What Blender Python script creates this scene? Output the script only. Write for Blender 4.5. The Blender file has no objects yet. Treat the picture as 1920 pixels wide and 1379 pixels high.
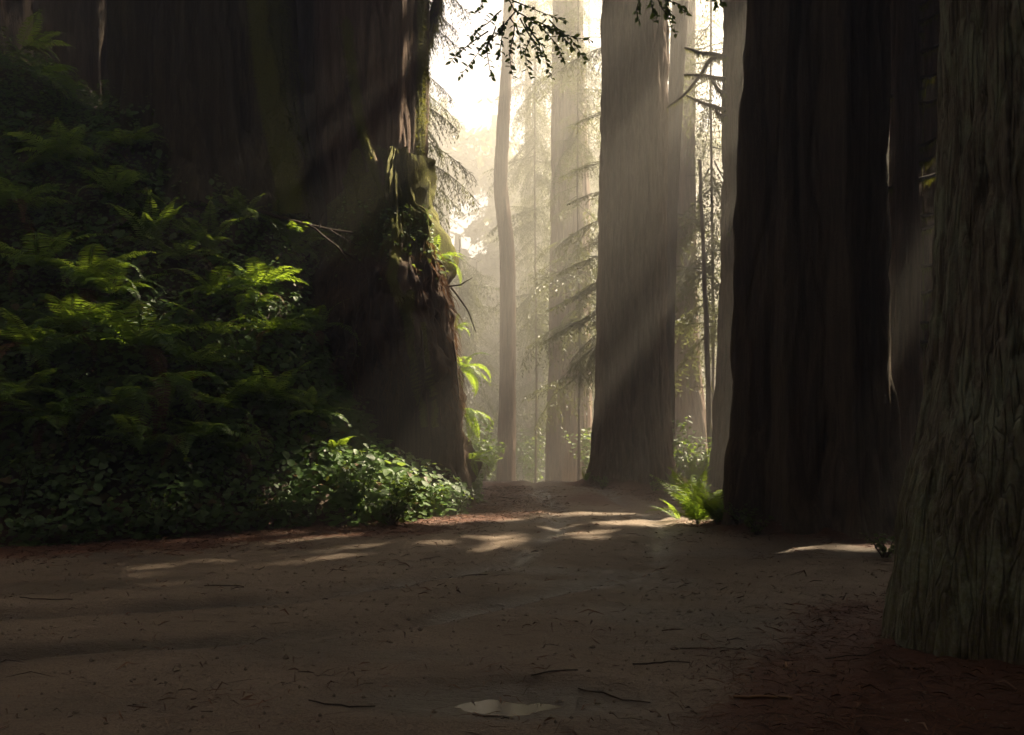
import bpy, math, random
import numpy as np
from mathutils import Vector, Matrix, Euler

# ------------------------------------------------------------------ camera, sky, sun, exposure
sc = bpy.context.scene
COL = sc.collection
FPX, CX, HY, CAMZ = 1870.0, 960.0, 800.0, 1.6      # focal length and horizon in photo pixels, eye height
cam_d = bpy.data.cameras.new('camera')
cam_d.sensor_width = 36.0
cam_d.lens = 36.0 * FPX / 1920.0
cam_d.shift_y = (HY - 689.5) / 1920.0
cam_d.clip_start, cam_d.clip_end = 0.1, 2000.0
cam = bpy.data.objects.new('camera', cam_d)
cam.location = (0, 0, CAMZ)
cam.rotation_euler = (math.radians(90), 0, 0)
COL.objects.link(cam)
sc.camera = cam

SUN_AZ, SUN_EL = math.radians(50), math.radians(46)   # azimuth clockwise from +Y (away from the camera), elevation
D = np.array([math.cos(SUN_EL) * math.sin(SUN_AZ), math.cos(SUN_EL) * math.cos(SUN_AZ), math.sin(SUN_EL)])
world = bpy.data.worlds.new('World')
sc.world = world
world.use_nodes = True
wn, wl = world.node_tree.nodes, world.node_tree.links
for n in list(wn):
    wn.remove(n)
sky = wn.new('ShaderNodeTexSky')
sky.sky_type = 'NISHITA'
sky.sun_disc = False
sky.sun_elevation = SUN_EL
sky.sun_rotation = SUN_AZ
sky.air_density = 0.3
sky.dust_density = 2.5
sky.ozone_density = 0.0
bg = wn.new('ShaderNodeBackground')
bg.inputs['Strength'].default_value = 0.05
wo = wn.new('ShaderNodeOutputWorld')
wl.new(sky.outputs[0], bg.inputs[0])
wl.new(bg.outputs[0], wo.inputs[0])

sun_d = bpy.data.lights.new('sun', 'SUN')
sun_d.energy = 5.0
sun_d.angle = math.radians(0.9)
sun_d.color = (1.0, 0.84, 0.61)
sun = bpy.data.objects.new('sun', sun_d)
sun.location = tuple(D * 60)
sun.rotation_euler = Vector(tuple(D)).to_track_quat('Z', 'Y').to_euler()
COL.objects.link(sun)

vs = sc.view_settings
vs.view_transform = 'Standard'
vs.look = 'None'
vs.exposure = 3.05
vs.gamma = 1.0
vs.use_curve_mapping = False
sc.render.engine = 'CYCLES'
cy = sc.cycles
cy.use_denoising = True
try:
    cy.denoiser = 'OPENIMAGEDENOISE'
    cy.denoising_input_passes = 'RGB_ALBEDO_NORMAL'
except Exception:
    pass
cy.use_adaptive_sampling = True
cy.adaptive_threshold = 0.015
cy.max_bounces = 7
cy.diffuse_bounces = 3
cy.glossy_bounces = 2
cy.transmission_bounces = 4
cy.volume_bounces = 0
cy.transparent_max_bounces = 4
cy.sample_clamp_indirect = 3.0
cy.caustics_reflective = False
cy.caustics_refractive = False

R = np.random.default_rng(7)

# ------------------------------------------------------------------ numeric helpers
_perm = np.random.default_rng(3).permutation(256)
_perm = np.concatenate([_perm, _perm, _perm])
_grad = np.random.default_rng(5).normal(size=(256, 3))
_grad /= np.linalg.norm(_grad, axis=1)[:, None]


def noise(p):
    """gradient noise, about -0.7 .. 0.7, p is (..., 3)"""
    p = np.asarray(p, float)
    sh = p.shape[:-1]
    p = p.reshape(-1, 3)
    i = np.floor(p).astype(int)
    f = p - i
    i &= 255
    u = f * f * f * (f * (f * 6 - 15) + 10)
    out = 0
    for dx in (0, 1):
        for dy in (0, 1):
            for dz in (0, 1):
                h = _perm[_perm[_perm[i[:, 0] + dx] + i[:, 1] + dy] + i[:, 2] + dz]
                g = _grad[h]
                w = ((u[:, 0] if dx else 1 - u[:, 0]) * (u[:, 1] if dy else 1 - u[:, 1]) * (u[:, 2] if dz else 1 - u[:, 2]))
                out = out + w * (g[:, 0] * (f[:, 0] - dx) + g[:, 1] * (f[:, 1] - dy) + g[:, 2] * (f[:, 2] - dz))
    return out.reshape(sh)


def fbm(p, o=4):
    p = np.asarray(p, float)
    a, s = 1.0, 0
    for k in range(o):
        s = s + a * noise(p * 2 ** k + 17.3 * k)
        a *= 0.5
    return s


def n2(x, y, f, s=0.0, o=3):
    return fbm(np.stack([np.asarray(x, float) * f, np.asarray(y, float) * f, np.full(np.shape(x), s)], -1), o)


def sstep(a, b, x):
    t = np.clip((np.asarray(x, float) - a) / (b - a), 0, 1)
    return t * t * (3 - 2 * t)


def smin(a, b, k):
    h = np.clip(0.5 + 0.5 * (b - a) / k, 0, 1)
    return b * (1 - h) + a * h - k * h * (1 - h)


def at(px, py, Y):
    return np.array([(px - CX) / FPX * Y, Y, CAMZ + (HY - py) / FPX * Y])


# ------------------------------------------------------------------ object helpers
def mesh_data(name, V, F, mat, smooth=True, attrs=None):
    """F: one (m,k) array or a list of them"""
    Fs = F if isinstance(F, list) else [F]
    Fs = [np.asarray(f, np.int32) for f in Fs if len(f)]
    me = bpy.data.meshes.new(name)
    V = np.ascontiguousarray(V, np.float32)
    me.vertices.add(len(V))
    me.vertices.foreach_set('co', V.ravel())
    tot = np.concatenate([np.full(len(f), f.shape[1], np.int32) for f in Fs])
    loops = np.concatenate([f.ravel() for f in Fs])
    me.loops.add(len(loops))
    me.loops.foreach_set('vertex_index', loops)
    me.polygons.add(len(tot))
    st = np.concatenate([[0], np.cumsum(tot)[:-1]]).astype(np.int32)
    me.polygons.foreach_set('loop_start', st)
    me.polygons.foreach_set('loop_total', tot)
    me.polygons.foreach_set('use_smooth', np.full(len(tot), smooth, bool))
    for k, a in (attrs or {}).items():
        at_ = me.attributes.new(k, 'FLOAT', 'POINT')
        at_.data.foreach_set('value', np.ascontiguousarray(a, np.float32))
    me.update(calc_edges=True)
    if mat is not None:
        me.materials.append(mat)
    return me


def link(name, me, parent=None, loc=None):
    o = bpy.data.objects.new(name, me)
    COL.objects.link(o)
    if parent is not None:
        o.parent = parent
        pl = parent.location
        pp = parent.parent
        off = Vector(pl)
        if pp is not None:
            off = off + Vector(pp.location)
        o.location = (Vector(loc) if loc is not None else Vector((0, 0, 0))) - off
    elif loc is not None:
        o.location = loc
    return o


def obj(name, V, F, mat, parent=None, smooth=True, attrs=None):
    """mesh given in world coordinates; parents carry a location only"""
    return link(name, mesh_data(name, V, F, mat, smooth, attrs), parent)


def tag(o, label=None, cat=None, group=None, kind=None):
    if label:
        o['label'] = label
    if cat:
        o['category'] = cat
    if group:
        o['group'] = group
    if kind:
        o['kind'] = kind
    return o


def thing(name, label, cat, loc, group=None):
    o = bpy.data.objects.new(name, None)
    o.empty_display_size = 0.2
    COL.objects.link(o)
    o.location = tuple(float(v) for v in loc)
    return tag(o, label, cat, group)


class Acc:
    """collects quads / tris with vertices"""
    def __init__(s):
        s.V, s.F, s.n, s.T = [], {}, 0, []

    def add(s, V, F, tint=None):
        V = np.asarray(V, float)
        Fs = F if isinstance(F, list) else [F]
        for f in Fs:
            f = np.asarray(f)
            s.F.setdefault(f.shape[1], []).append(f + s.n)
        s.V.append(V)
        s.n += len(V)
        s.T.append(np.full(len(V), 0.5) if tint is None else np.broadcast_to(np.asarray(tint, float), (len(V),)))

    def out(s):
        return np.concatenate(s.V), [np.concatenate(f) for f in s.F.values()], np.concatenate(s.T)

    def build(s, name, mat, parent=None, smooth=True):
        V, F, T = s.out()
        return obj(name, V, F, mat, parent, smooth, {'tint': T})


def tube(P, r, n=6, cap=True):
    P = np.asarray(P, float)
    r = np.broadcast_to(np.asarray(r, float), (len(P),))
    T = np.gradient(P, axis=0)
    T /= np.linalg.norm(T, axis=1)[:, None] + 1e-9
    ref = np.array([0, 0, 1.0]) if abs(T[0, 2]) < 0.8 else np.array([1.0, 0, 0])
    a = np.cross(T, ref)
    a /= np.linalg.norm(a, axis=1)[:, None] + 1e-9
    b = np.cross(T, a)
    th = np.arange(n) / n * 2 * np.pi
    V = P[:, None] + r[:, None, None] * (np.cos(th)[None, :, None] * a[:, None] + np.sin(th)[None, :, None] * b[:, None])
    V = V.reshape(-1, 3)
    i, j = np.meshgrid(np.arange(len(P) - 1), np.arange(n), indexing='ij')
    q = np.stack([i * n + j, i * n + (j + 1) % n, (i + 1) * n + (j + 1) % n, (i + 1) * n + j], -1).reshape(-1, 4)
    return V, q


def wander(p0, p1, n, amp, seed, sag=0.0):
    t = np.linspace(0, 1, n)
    p0, p1 = np.asarray(p0, float), np.asarray(p1, float)
    P = p0 + (p1 - p0) * t[:, None]
    L = np.linalg.norm(p1 - p0)
    q = np.stack([t * 4, np.full(n, seed * 3.7), np.full(n, seed * 1.3)], -1)
    w = np.stack([fbm(q + 11.1), fbm(q + 37.7), fbm(q + 71.3)], -1) * amp * L
    P = P + w * np.sin(np.pi * np.clip(t * 0.9 + 0.02, 0, 1))[:, None]
    P[:, 2] -= sag * L * np.sin(np.pi * t)
    return P


# ------------------------------------------------------------------ materials
def new_mat(name):
    m = bpy.data.materials.new(name)
    m.use_nodes = True
    nt = m.node_tree
    for n in list(nt.nodes):
        nt.nodes.remove(n)
    return m, nt.nodes, nt.links


def ramp(N, stops):
    r = N.new('ShaderNodeValToRGB')
    e = r.color_ramp.elements
    while len(e) < len(stops):
        e.new(0.5)
    for k, (p, c) in enumerate(stops):
        e[k].position = p
        e[k].color = (c[0], c[1], c[2], 1)
    return r


def mixc(N, L, fac, a, b, mode='MIX'):
    m = N.new('ShaderNodeMix')
    m.data_type = 'RGBA'
    m.blend_type = mode
    for sock, v in ((m.inputs[0], fac), (m.inputs[6], a), (m.inputs[7], b)):
        if hasattr(v, 'is_output') or hasattr(v, 'links'):
            L.new(v, sock)
        elif isinstance(v, tuple):
            sock.default_value = (v[0], v[1], v[2], 1)
        else:
            sock.default_value = v
    return m.outputs[2]


def math_(N, L, op, a, b=0.0):
    m = N.new('ShaderNodeMath')
    m.operation = op
    for k, v in enumerate((a, b)):
        if hasattr(v, 'links'):
            L.new(v, m.inputs[k])
        else:
            m.inputs[k].default_value = v
    return m.outputs[0]


def tex(N, L, scale, detail=4, stretch=(1, 1, 1), rough=0.6, coord='Object'):
    tc = N.new('ShaderNodeTexCoord')
    mp = N.new('ShaderNodeMapping')
    mp.inputs['Scale'].default_value = stretch
    L.new(tc.outputs[coord], mp.inputs[0])
    t = N.new('ShaderNodeTexNoise')
    t.inputs['Scale'].default_value = scale
    t.inputs['Detail'].default_value = detail
    t.inputs['Roughness'].default_value = rough
    L.new(mp.outputs[0], t.inputs['Vector'])
    return t.outputs['Fac']


def attr(N, name):
    a = N.new('ShaderNodeAttribute')
    a.attribute_name = name
    return a.outputs['Fac']


def bark_mat(name, deep, mid, grey, moss=(0.12, 0.125, 0.014), lichen=None, bump=1.0, fine=1.0, crack=False):
    m, N, L = new_mat(name)
    fib = tex(N, L, 11 * fine, 7, (1, 1, 0.06), 0.78)
    big = tex(N, L, 1.3, 3, (1, 1, 0.35))
    spk = tex(N, L, 30, 3)
    c = ramp(N, [(0.43, deep), (0.5, mid), (0.57, grey)])
    L.new(fib, c.inputs[0])
    col = mixc(N, L, math_(N, L, 'MULTIPLY', big, 0.55), c.outputs[0], tuple(0.5 * (x + y) for x, y in zip(deep, mid)))
    rdg = attr(N, 'ridge')
    col = mixc(N, L, math_(N, L, 'MULTIPLY', rdg, 0.35), col, grey)
    if lichen:
        lt = tex(N, L, 4.5, 5, (1, 1, 0.45), 0.7)
        lr = ramp(N, [(0.47, (0, 0, 0)), (0.6, (1, 1, 1))])
        L.new(lt, lr.inputs[0])
        col = mixc(N, L, math_(N, L, 'MULTIPLY', lr.outputs[0], 0.8), col, lichen)
    mo = attr(N, 'moss')
    mk_ = math_(N, L, 'MULTIPLY', mo, math_(N, L, 'ADD', math_(N, L, 'MULTIPLY', spk, 1.6), -0.05))
    mr = ramp(N, [(0.18, (0, 0, 0)), (0.45, (1, 1, 1))])
    L.new(mk_, mr.inputs[0])
    mcol = mixc(N, L, spk, tuple(0.5 * x for x in moss), tuple(1.5 * x for x in moss))
    col = mixc(N, L, mr.outputs[0], col, mcol)
    b = N.new('ShaderNodeBsdfPrincipled')
    b.inputs['Roughness'].default_value = 0.85
    b.inputs['Specular IOR Level'].default_value = 0.2
    L.new(col, b.inputs['Base Color'])
    h = math_(N, L, 'ADD', fib, math_(N, L, 'MULTIPLY', spk, 0.3))
    if crack:
        tc = N.new('ShaderNodeTexCoord')
        mp = N.new('ShaderNodeMapping')
        mp.inputs['Scale'].default_value = (1, 1, 0.09)
        L.new(tc.outputs['Object'], mp.inputs[0])
        wn_ = N.new('ShaderNodeTexNoise')
        wn_.inputs['Scale'].default_value = 3.0
        L.new(mp.outputs[0], wn_.inputs['Vector'])
        ad = N.new('ShaderNodeMixRGB')
        ad.blend_type = 'ADD'
        ad.inputs[0].default_value = 0.45
        L.new(mp.outputs[0], ad.inputs[1])
        L.new(wn_.outputs['Color'], ad.inputs[2])
        vo = N.new('ShaderNodeTexVoronoi')
        vo.feature = 'DISTANCE_TO_EDGE'
        vo.inputs['Scale'].default_value = 13.0
        L.new(ad.outputs[0], vo.inputs['Vector'])
        vr = ramp(N, [(0.0, (0.15, 0.15, 0.15)), (0.13, (1, 1, 1))])
        L.new(vo.outputs['Distance'], vr.inputs[0])
        h = math_(N, L, 'ADD', h, math_(N, L, 'MULTIPLY', vr.outputs[0], 0.6))
        L.new(mixc(N, L, math_(N, L, 'ADD', math_(N, L, 'MULTIPLY', vr.outputs[0], 0.5), 0.5), deep, col), b.inputs['Base Color'])
    bp = N.new('ShaderNodeBump')
    bp.inputs['Strength'].default_value = bump
    bp.inputs['Distance'].default_value = 0.05
    L.new(h, bp.inputs['Height'])
    L.new(bp.outputs[0], b.inputs['Normal'])
    o = N.new('ShaderNodeOutputMaterial')
    L.new(b.outputs[0], o.inputs[0])
    return m


def leaf_mat(name, stops, trans=0.4, rough=0.4, spec=0.5, tcol=None, objrand=0.0):
    m, N, L = new_mat(name)
    c = ramp(N, stops)
    t = attr(N, 'tint')
    if objrand:
        oi = N.new('ShaderNodeObjectInfo')
        t = math_(N, L, 'ADD', t, math_(N, L, 'MULTIPLY', math_(N, L, 'ADD', oi.outputs['Random'], -0.5), objrand))
    L.new(t, c.inputs[0])
    b = N.new('ShaderNodeBsdfPrincipled')
    b.inputs['Roughness'].default_value = rough
    b.inputs['Specular IOR Level'].default_value = spec
    L.new(c.outputs[0], b.inputs['Base Color'])
    tr = N.new('ShaderNodeBsdfTranslucent')
    L.new(mixc(N, L, 0.6, c.outputs[0], tcol or stops[-1][1]), tr.inputs['Color'])
    ms = N.new('ShaderNodeMixShader')
    ms.inputs[0].default_value = trans
    L.new(b.outputs[0], ms.inputs[1])
    L.new(tr.outputs[0], ms.inputs[2])
    o = N.new('ShaderNodeOutputMaterial')
    L.new(ms.outputs[0], o.inputs[0])
    return m


def simple_mat(name, c1, c2, scale=6, rough=0.8, spec=0.3, stretch=(1, 1, 1), bump=0.3):
    m, N, L = new_mat(name)
    t = tex(N, L, scale, 4, stretch)
    b = N.new('ShaderNodeBsdfPrincipled')
    b.inputs['Roughness'].default_value = rough
    b.inputs['Specular IOR Level'].default_value = spec
    L.new(mixc(N, L, t, c1, c2), b.inputs['Base Color'])
    bp = N.new('ShaderNodeBump')
    bp.inputs['Strength'].default_value = bump
    bp.inputs['Distance'].default_value = 0.02
    L.new(t, bp.inputs['Height'])
    L.new(bp.outputs[0], b.inputs['Normal'])
    o = N.new('ShaderNodeOutputMaterial')
    L.new(b.outputs[0], o.inputs[0])
    return m


def ground_mat():
    m, N, L = new_mat('dirt_and_litter')
    a = tex(N, L, 0.9, 5)
    g = tex(N, L, 60, 4, rough=0.75)
    f = tex(N, L, 9, 5, (1, 1.6, 1), 0.7)
    road = mixc(N, L, a, (0.085, 0.062, 0.042), (0.28, 0.21, 0.15))
    gr = ramp(N, [(0.3, (0.45, 0.42, 0.4)), (0.5, (1, 1, 1)), (0.72, (1.5, 1.45, 1.4))])
    L.new(g, gr.inputs[0])
    road = mixc(N, L, 0.8, road, gr.outputs[0], 'MULTIPLY')
    lit = mixc(N, L, f, (0.035, 0.014, 0.008), (0.17, 0.066, 0.034))
    lit = mixc(N, L, 0.6, lit, gr.outputs[0], 'MULTIPLY')
    soil = mixc(N, L, f, (0.018, 0.01, 0.006), (0.075, 0.04, 0.022))
    fac = math_(N, L, 'ADD', attr(N, 'litter'), math_(N, L, 'MULTIPLY', math_(N, L, 'ADD', f, -0.5), 1.1))
    fr = ramp(N, [(0.35, (0, 0, 0)), (0.65, (1, 1, 1))])
    L.new(fac, fr.inputs[0])
    col = mixc(N, L, fr.outputs[0], road, lit)
    col = mixc(N, L, attr(N, 'bank'), col, soil)
    wet = attr(N, 'wet')
    col = mixc(N, L, math_(N, L, 'MULTIPLY', wet, 0.72), col, (0.03, 0.021, 0.014))
    b = N.new('ShaderNodeBsdfPrincipled')
    L.new(col, b.inputs['Base Color'])
    L.new(math_(N, L, 'SUBTRACT', 0.8, math_(N, L, 'MULTIPLY', wet, 0.4)), b.inputs['Roughness'])
    b.inputs['Specular IOR Level'].default_value = 0.35
    h = math_(N, L, 'ADD', math_(N, L, 'MULTIPLY', g, 0.5), f)
    bp = N.new('ShaderNodeBump')
    bp.inputs['Strength'].default_value = 0.8
    bp.inputs['Distance'].default_value = 0.05
    L.new(h, bp.inputs['Height'])
    L.new(bp.outputs[0], b.inputs['Normal'])
    o = N.new('ShaderNodeOutputMaterial')
    L.new(b.outputs[0], o.inputs[0])
    return m


M = {}
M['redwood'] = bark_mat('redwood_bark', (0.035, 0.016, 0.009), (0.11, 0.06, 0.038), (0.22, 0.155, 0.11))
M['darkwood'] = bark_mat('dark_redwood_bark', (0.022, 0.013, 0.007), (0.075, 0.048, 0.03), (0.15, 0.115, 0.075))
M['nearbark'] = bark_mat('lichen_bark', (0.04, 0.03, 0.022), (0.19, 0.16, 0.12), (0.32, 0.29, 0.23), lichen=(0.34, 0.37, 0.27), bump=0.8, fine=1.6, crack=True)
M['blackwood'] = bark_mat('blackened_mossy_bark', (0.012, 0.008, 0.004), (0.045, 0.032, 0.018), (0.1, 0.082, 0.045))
M['rootsoil'] = bark_mat('root_soil', (0.02, 0.011, 0.006), (0.06, 0.032, 0.018), (0.09, 0.055, 0.032), bump=0.8, fine=1.5)
M['cover'] = leaf_mat('ground_cover_leaf', [(0.0, (0.10, 0.045, 0.015)), (0.06, (0.08, 0.06, 0.015)), (0.12, (0.05, 0.1, 0.022)), (0.6, (0.075, 0.145, 0.032)), (1.0, (0.12, 0.19, 0.045))], 0.45, 0.5, 0.35, (0.32, 0.42, 0.05))
M['fern'] = leaf_mat('fern_frond', [(0.0, (0.045, 0.095, 0.014)), (0.5, (0.075, 0.15, 0.02)), (1.0, (0.12, 0.2, 0.03))], 0.55, 0.45, 0.35, (0.46, 0.62, 0.04), 0.6)
M['deadfern'] = leaf_mat('dead_frond', [(0.0, (0.06, 0.028, 0.012)), (1.0, (0.16, 0.08, 0.035))], 0.3, 0.7, 0.2, (0.2, 0.09, 0.03), 0.5)
M['needle'] = leaf_mat('conifer_needles', [(0.0, (0.03, 0.042, 0.014)), (1.0, (0.075, 0.09, 0.026))], 0.4, 0.5, 0.3, (0.18, 0.19, 0.045))
M['canopy'] = leaf_mat('canopy_needles', [(0.0, (0.03, 0.042, 0.014)), (1.0, (0.06, 0.075, 0.022))], 0.15, 0.6, 0.2, (0.1, 0.11, 0.03))
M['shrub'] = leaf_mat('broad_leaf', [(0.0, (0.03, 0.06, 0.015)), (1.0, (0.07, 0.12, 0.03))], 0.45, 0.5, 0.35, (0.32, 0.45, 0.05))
M['duff'] = leaf_mat('fallen_needles', [(0.0, (0.02, 0.01, 0.006)), (0.5, (0.11, 0.045, 0.022)), (0.85, (0.19, 0.085, 0.045)), (1.0, (0.27, 0.19, 0.13))], 0.1, 0.7, 0.25)
M['moss'] = leaf_mat('moss', [(0.0, (0.05, 0.055, 0.008)), (1.0, (0.15, 0.16, 0.02))], 0.4, 0.8, 0.1, (0.3, 0.3, 0.03))
M['twig'] = simple_mat('twig_bark', (0.03, 0.02, 0.013), (0.1, 0.07, 0.05), 20)
M['palewood'] = simple_mat('broken_wood', (0.14, 0.075, 0.035), (0.3, 0.17, 0.08), 14, stretch=(0.2, 1, 1))
M['ground'] = ground_mat()

m, N_, L_ = new_mat('puddle_water')
b_ = N_.new('ShaderNodeBsdfPrincipled')
b_.inputs['Base Color'].default_value = (0.035, 0.027, 0.019, 1)
b_.inputs['Roughness'].default_value = 0.08
b_.inputs['IOR'].default_value = 1.33
b_.inputs['Specular IOR Level'].default_value = 0.07
o_ = N_.new('ShaderNodeOutputMaterial')
L_.new(b_.outputs[0], o_.inputs[0])
M['water'] = m

m, N_, L_ = new_mat('haze_air')
v_ = N_.new('ShaderNodeVolumePrincipled')
v_.inputs['Density'].default_value = 0.012
v_.inputs['Color'].default_value = (0.97, 0.93, 0.84, 1)
v_.inputs['Anisotropy'].default_value = 0.55
o_ = N_.new('ShaderNodeOutputMaterial')
L_.new(v_.outputs[0], o_.inputs['Volume'])
M['haze'] = m

# ------------------------------------------------------------------ terrain
BASE = np.array([(-60, 6), (-40, 9), (-14, 12.6), (-7, 13.6), (-5, 14.3), (-3.4, 15.6), (-1.9, 15.8), (-0.95, 17.9), (-0.75, 22), (-1.2, 28),
                 (-3, 40), (-6, 60), (-10, 130)], float)
EDGE = np.array([(0.3, 3.5), (0.66, 5.17), (1.2, 6.65), (2.3, 8.1), (3.56, 9.65), (4.6, 12.3), (3.3, 15.4), (3.0, 20.6), (1.8, 25.5), (2.2, 30), (4, 60)], float)
MID = np.array([(1.4, 30), (1.5, 24), (1.7, 19), (1.5, 15), (0.8, 11.5), (-1.5, 8.6), (-6, 7), (-16, 6)], float)


def polydist(x, y, P):
    """distance to a polyline and the side (positive on the left of its direction)"""
    best = np.full(np.shape(x), 1e9)
    side = np.zeros(np.shape(x))
    for k in range(len(P) - 1):
        a, b = P[k], P[k + 1]
        d = b - a
        t = np.clip(((x - a[0]) * d[0] + (y - a[1]) * d[1]) / (d @ d), 0, 1)
        dx, dy = x - a[0] - t * d[0], y - a[1] - t * d[1]
        q = np.hypot(dx, dy)
        cr = d[0] * dy - d[1] * dx
        m_ = q < best - 1e-9
        best = np.where(m_, q, best)
        side = np.where(m_, np.sign(cr), side)
    return best * np.where(side == 0, 1, side)


def gz(x, y, fine=True):
    x, y = np.asarray(x, float), np.asarray(y, float)
    d = polydist(x, y, BASE)
    cap = np.interp(x, [-60, -30, -14, -9.5, -8, -6.5, -4.6, -3.8, -3.3, -2.95, -1.5, 0], [22, 15, 10.5, 8.6, 7.3, 6.5, 5.5, 5.0, 4.2, 1.25, 0.85, 0.4])
    slope = np.interp(x, [-4.2, -3.0], [1.45, 0.62])
    dd = np.maximum(d, 0)
    bumps = n2(x, y, 0.55, 3.1) * 0.55 + n2(x, y, 1.7, 8.1) * 0.16
    h = smin(slope * dd, cap + 0.12 * np.clip(dd - 6, 0, 25), 0.8) * sstep(0, 0.35, dd) + bumps * sstep(0.1, 1.6, dd) * np.interp(x, [-3.5, -2.6], [1, 0.35])
    h = np.where(d > 0, np.maximum(h, 0), 0)
    crest = -0.085 * np.maximum(y - 28, 0) ** 1.0
    crest = np.maximum(crest, -3.0)
    crest = crest * sstep(26.5, 31, y)
    z = h + crest + 0.05 * np.sin(y * 0.5 + x * 0.2) * sstep(9, 14, y)
    e = polydist(x, y, EDGE)
    right = sstep(0.0, 2.5, -e) * sstep(13, 10, y)
    z = z + right * (0.12 + 0.12 * n2(x, y, 0.7, 5.5))
    for bx, by, br, bh in ((-6.0, 20.3, 1.9, 0.75), (4.4, 15.1, 1.15, 0.16), (3.3, 27, 1.25, 0.14), (6.0, 25, 1.0, 0.14), (3.95, 7.1, 1.0, 0.1)):
        rr_ = np.hypot(x - bx, y - by)
        z = z + bh * np.exp(-((rr_ - br) / 0.35) ** 2) * np.clip(0.7 + 1.6 * n2(x, y, 1.2, bx), 0, 1.6)
    if fine:
        md = np.abs(polydist(x, y, MID))
        rut = np.exp(-((md - 0.8) / 0.16) ** 2) * (0.6 + 0.8 * n2(x, y, 0.6, 9.3))
        z = z - 0.08 * rut + 0.02 * np.exp(-((md - 1.15) / 0.15) ** 2) * sstep(-0.3, -1.2, d) * sstep(-0.3, -1.2, d)
        z = z + 0.03 * n2(x, y, 1.3, 1.7) + 0.014 * n2(x, y, 6, 2.2)
        pd = ((x + 0.05) / 0.85) ** 2 + ((y - 5.85) / 0.3) ** 2 + 0.35 * n2(x, y, 2.2, 4.4)
        z = z - 0.05 * np.exp(-np.maximum(pd, 0) * 1.1) + 0.02 * sstep(1.6, 2.6, pd) * sstep(5.0, 3.0, pd)
    return z


def spaced(a, b, step, lo, hi):
    core = np.arange(a, b, step)
    l, r = [], []
    s, v = step, a
    while v > lo:
        s *= 1.25
        v -= s
        l.append(v)
    s, v = step, core[-1]
    while v < hi:
        s *= 1.25
        v += s
        r.append(v)
    return np.concatenate([l[::-1], core, r])


gx, gy = spaced(-10.5, 6.5, 0.072, -160, 160), spaced(4.2, 29, 0.082, -90, 190)
GX, GY = np.meshgrid(gx, gy)
GZ = gz(GX, GY)
nx, ny = len(gx), len(gy)
jj, ii = np.meshgrid(np.arange(ny - 1), np.arange(nx - 1), indexing='ij')
gq = np.stack([jj * nx + ii, jj * nx + ii + 1, (jj + 1) * nx + ii + 1, (jj + 1) * nx + ii], -1).reshape(-1, 4)
dB = polydist(GX, GY, BASE)
dE = polydist(GX, GY, EDGE)
nl = n2(GX, GY, 0.8, 6.6)
litter = np.maximum(sstep(-2.3, -0.4, dB + 0.7 * nl), sstep(-0.25, 0.9, -dE + 0.5 * nl))
litter = np.maximum(litter, 0.75 * np.exp(-((GX - 2.0) / 1.2) ** 2 - ((GY - 22.5) / 2.2) ** 2))
for bx, by, br in ((4.4, 15.1, 1.9), (3.3, 27, 2.0), (6.0, 25, 2.0), (3.9, 7.1, 2.2), (6.8, 17.2, 1.6)):
    litter = np.maximum(litter, 1.1 * sstep(br + 0.3, br - 0.8, np.hypot(GX - bx, GY - by) + 0.5 * nl))
litter = np.maximum(litter, 0.35 * sstep(0.1, 0.5, n2(GX, GY, 0.5, 2.9)))
bank = sstep(0.05, 0.5, dB)
md_ = np.abs(polydist(GX, GY, MID))
wet = 1.0 * np.exp(-((md_ - 0.8) / 0.2) ** 2) * sstep(-0.45, 0.1, n2(GX, GY, 0.5, 40.0)) + 0.6 * sstep(0.05, 0.4, n2(GX, GY * 2.2, 0.35, 44.0))
wet = np.maximum(wet, np.exp(-np.maximum(((GX + 0.08) / 0.95) ** 2 + ((GY - 5.85) / 0.42) ** 2 - 0.4, 0) * 1.6))
wet = np.clip(wet, 0, 1) * sstep(0.1, -0.6, dB)
ground = obj('ground', np.stack([GX, GY, GZ], -1).reshape(-1, 3), gq, M['ground'], None, True,
             {'litter': litter.ravel(), 'bank': bank.ravel(), 'wet': wet.ravel()})
tag(ground, 'dirt road and leaf litter floor of the forest rising into the bank', None, kind='structure')

# puddle
th = np.linspace(0, 2 * np.pi, 60, endpoint=False)
rr = 1 + 0.18 * np.sin(3 * th + 1) + 0.1 * np.sin(5 * th)
PV = np.stack([-0.08 + 1.9 * rr * np.cos(th), 5.85 + 0.6 * rr * np.sin(th), np.full(60, float(gz(np.array(-0.05), np.array(5.85))) + 0.015)], -1)
PV = np.concatenate([PV, [[-0.05, 5.85, PV[0, 2]]]])
pf = np.stack([np.arange(60), (np.arange(60) + 1) % 60, np.full(60, 60)], -1)
tag(obj('puddle', PV, pf, M['water'], None), 'shallow puddle reflecting the bright gap', None, kind='structure')

_ys = np.arange(3.0, 70, 0.03)


def hit(px, py):
    """the ground point seen at a photo pixel"""
    x = (px - CX) / FPX * _ys
    z = CAMZ + (HY - py) / FPX * _ys
    g = gz(x, _ys, False)
    k = np.nonzero(z < g)[0]
    k = k[0] if len(k) else len(_ys) - 1
    return np.array([x[k], _ys[k], g[k]])


def gnormal(x, y):
    e = 0.06
    n = np.stack([-(gz(x + e, y, False) - gz(x - e, y, False)) / (2 * e), -(gz(x, y + e, False) - gz(x, y - e, False)) / (2 * e), np.ones(np.shape(x))], -1)
    return n / np.linalg.norm(n, axis=-1)[..., None]


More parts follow.
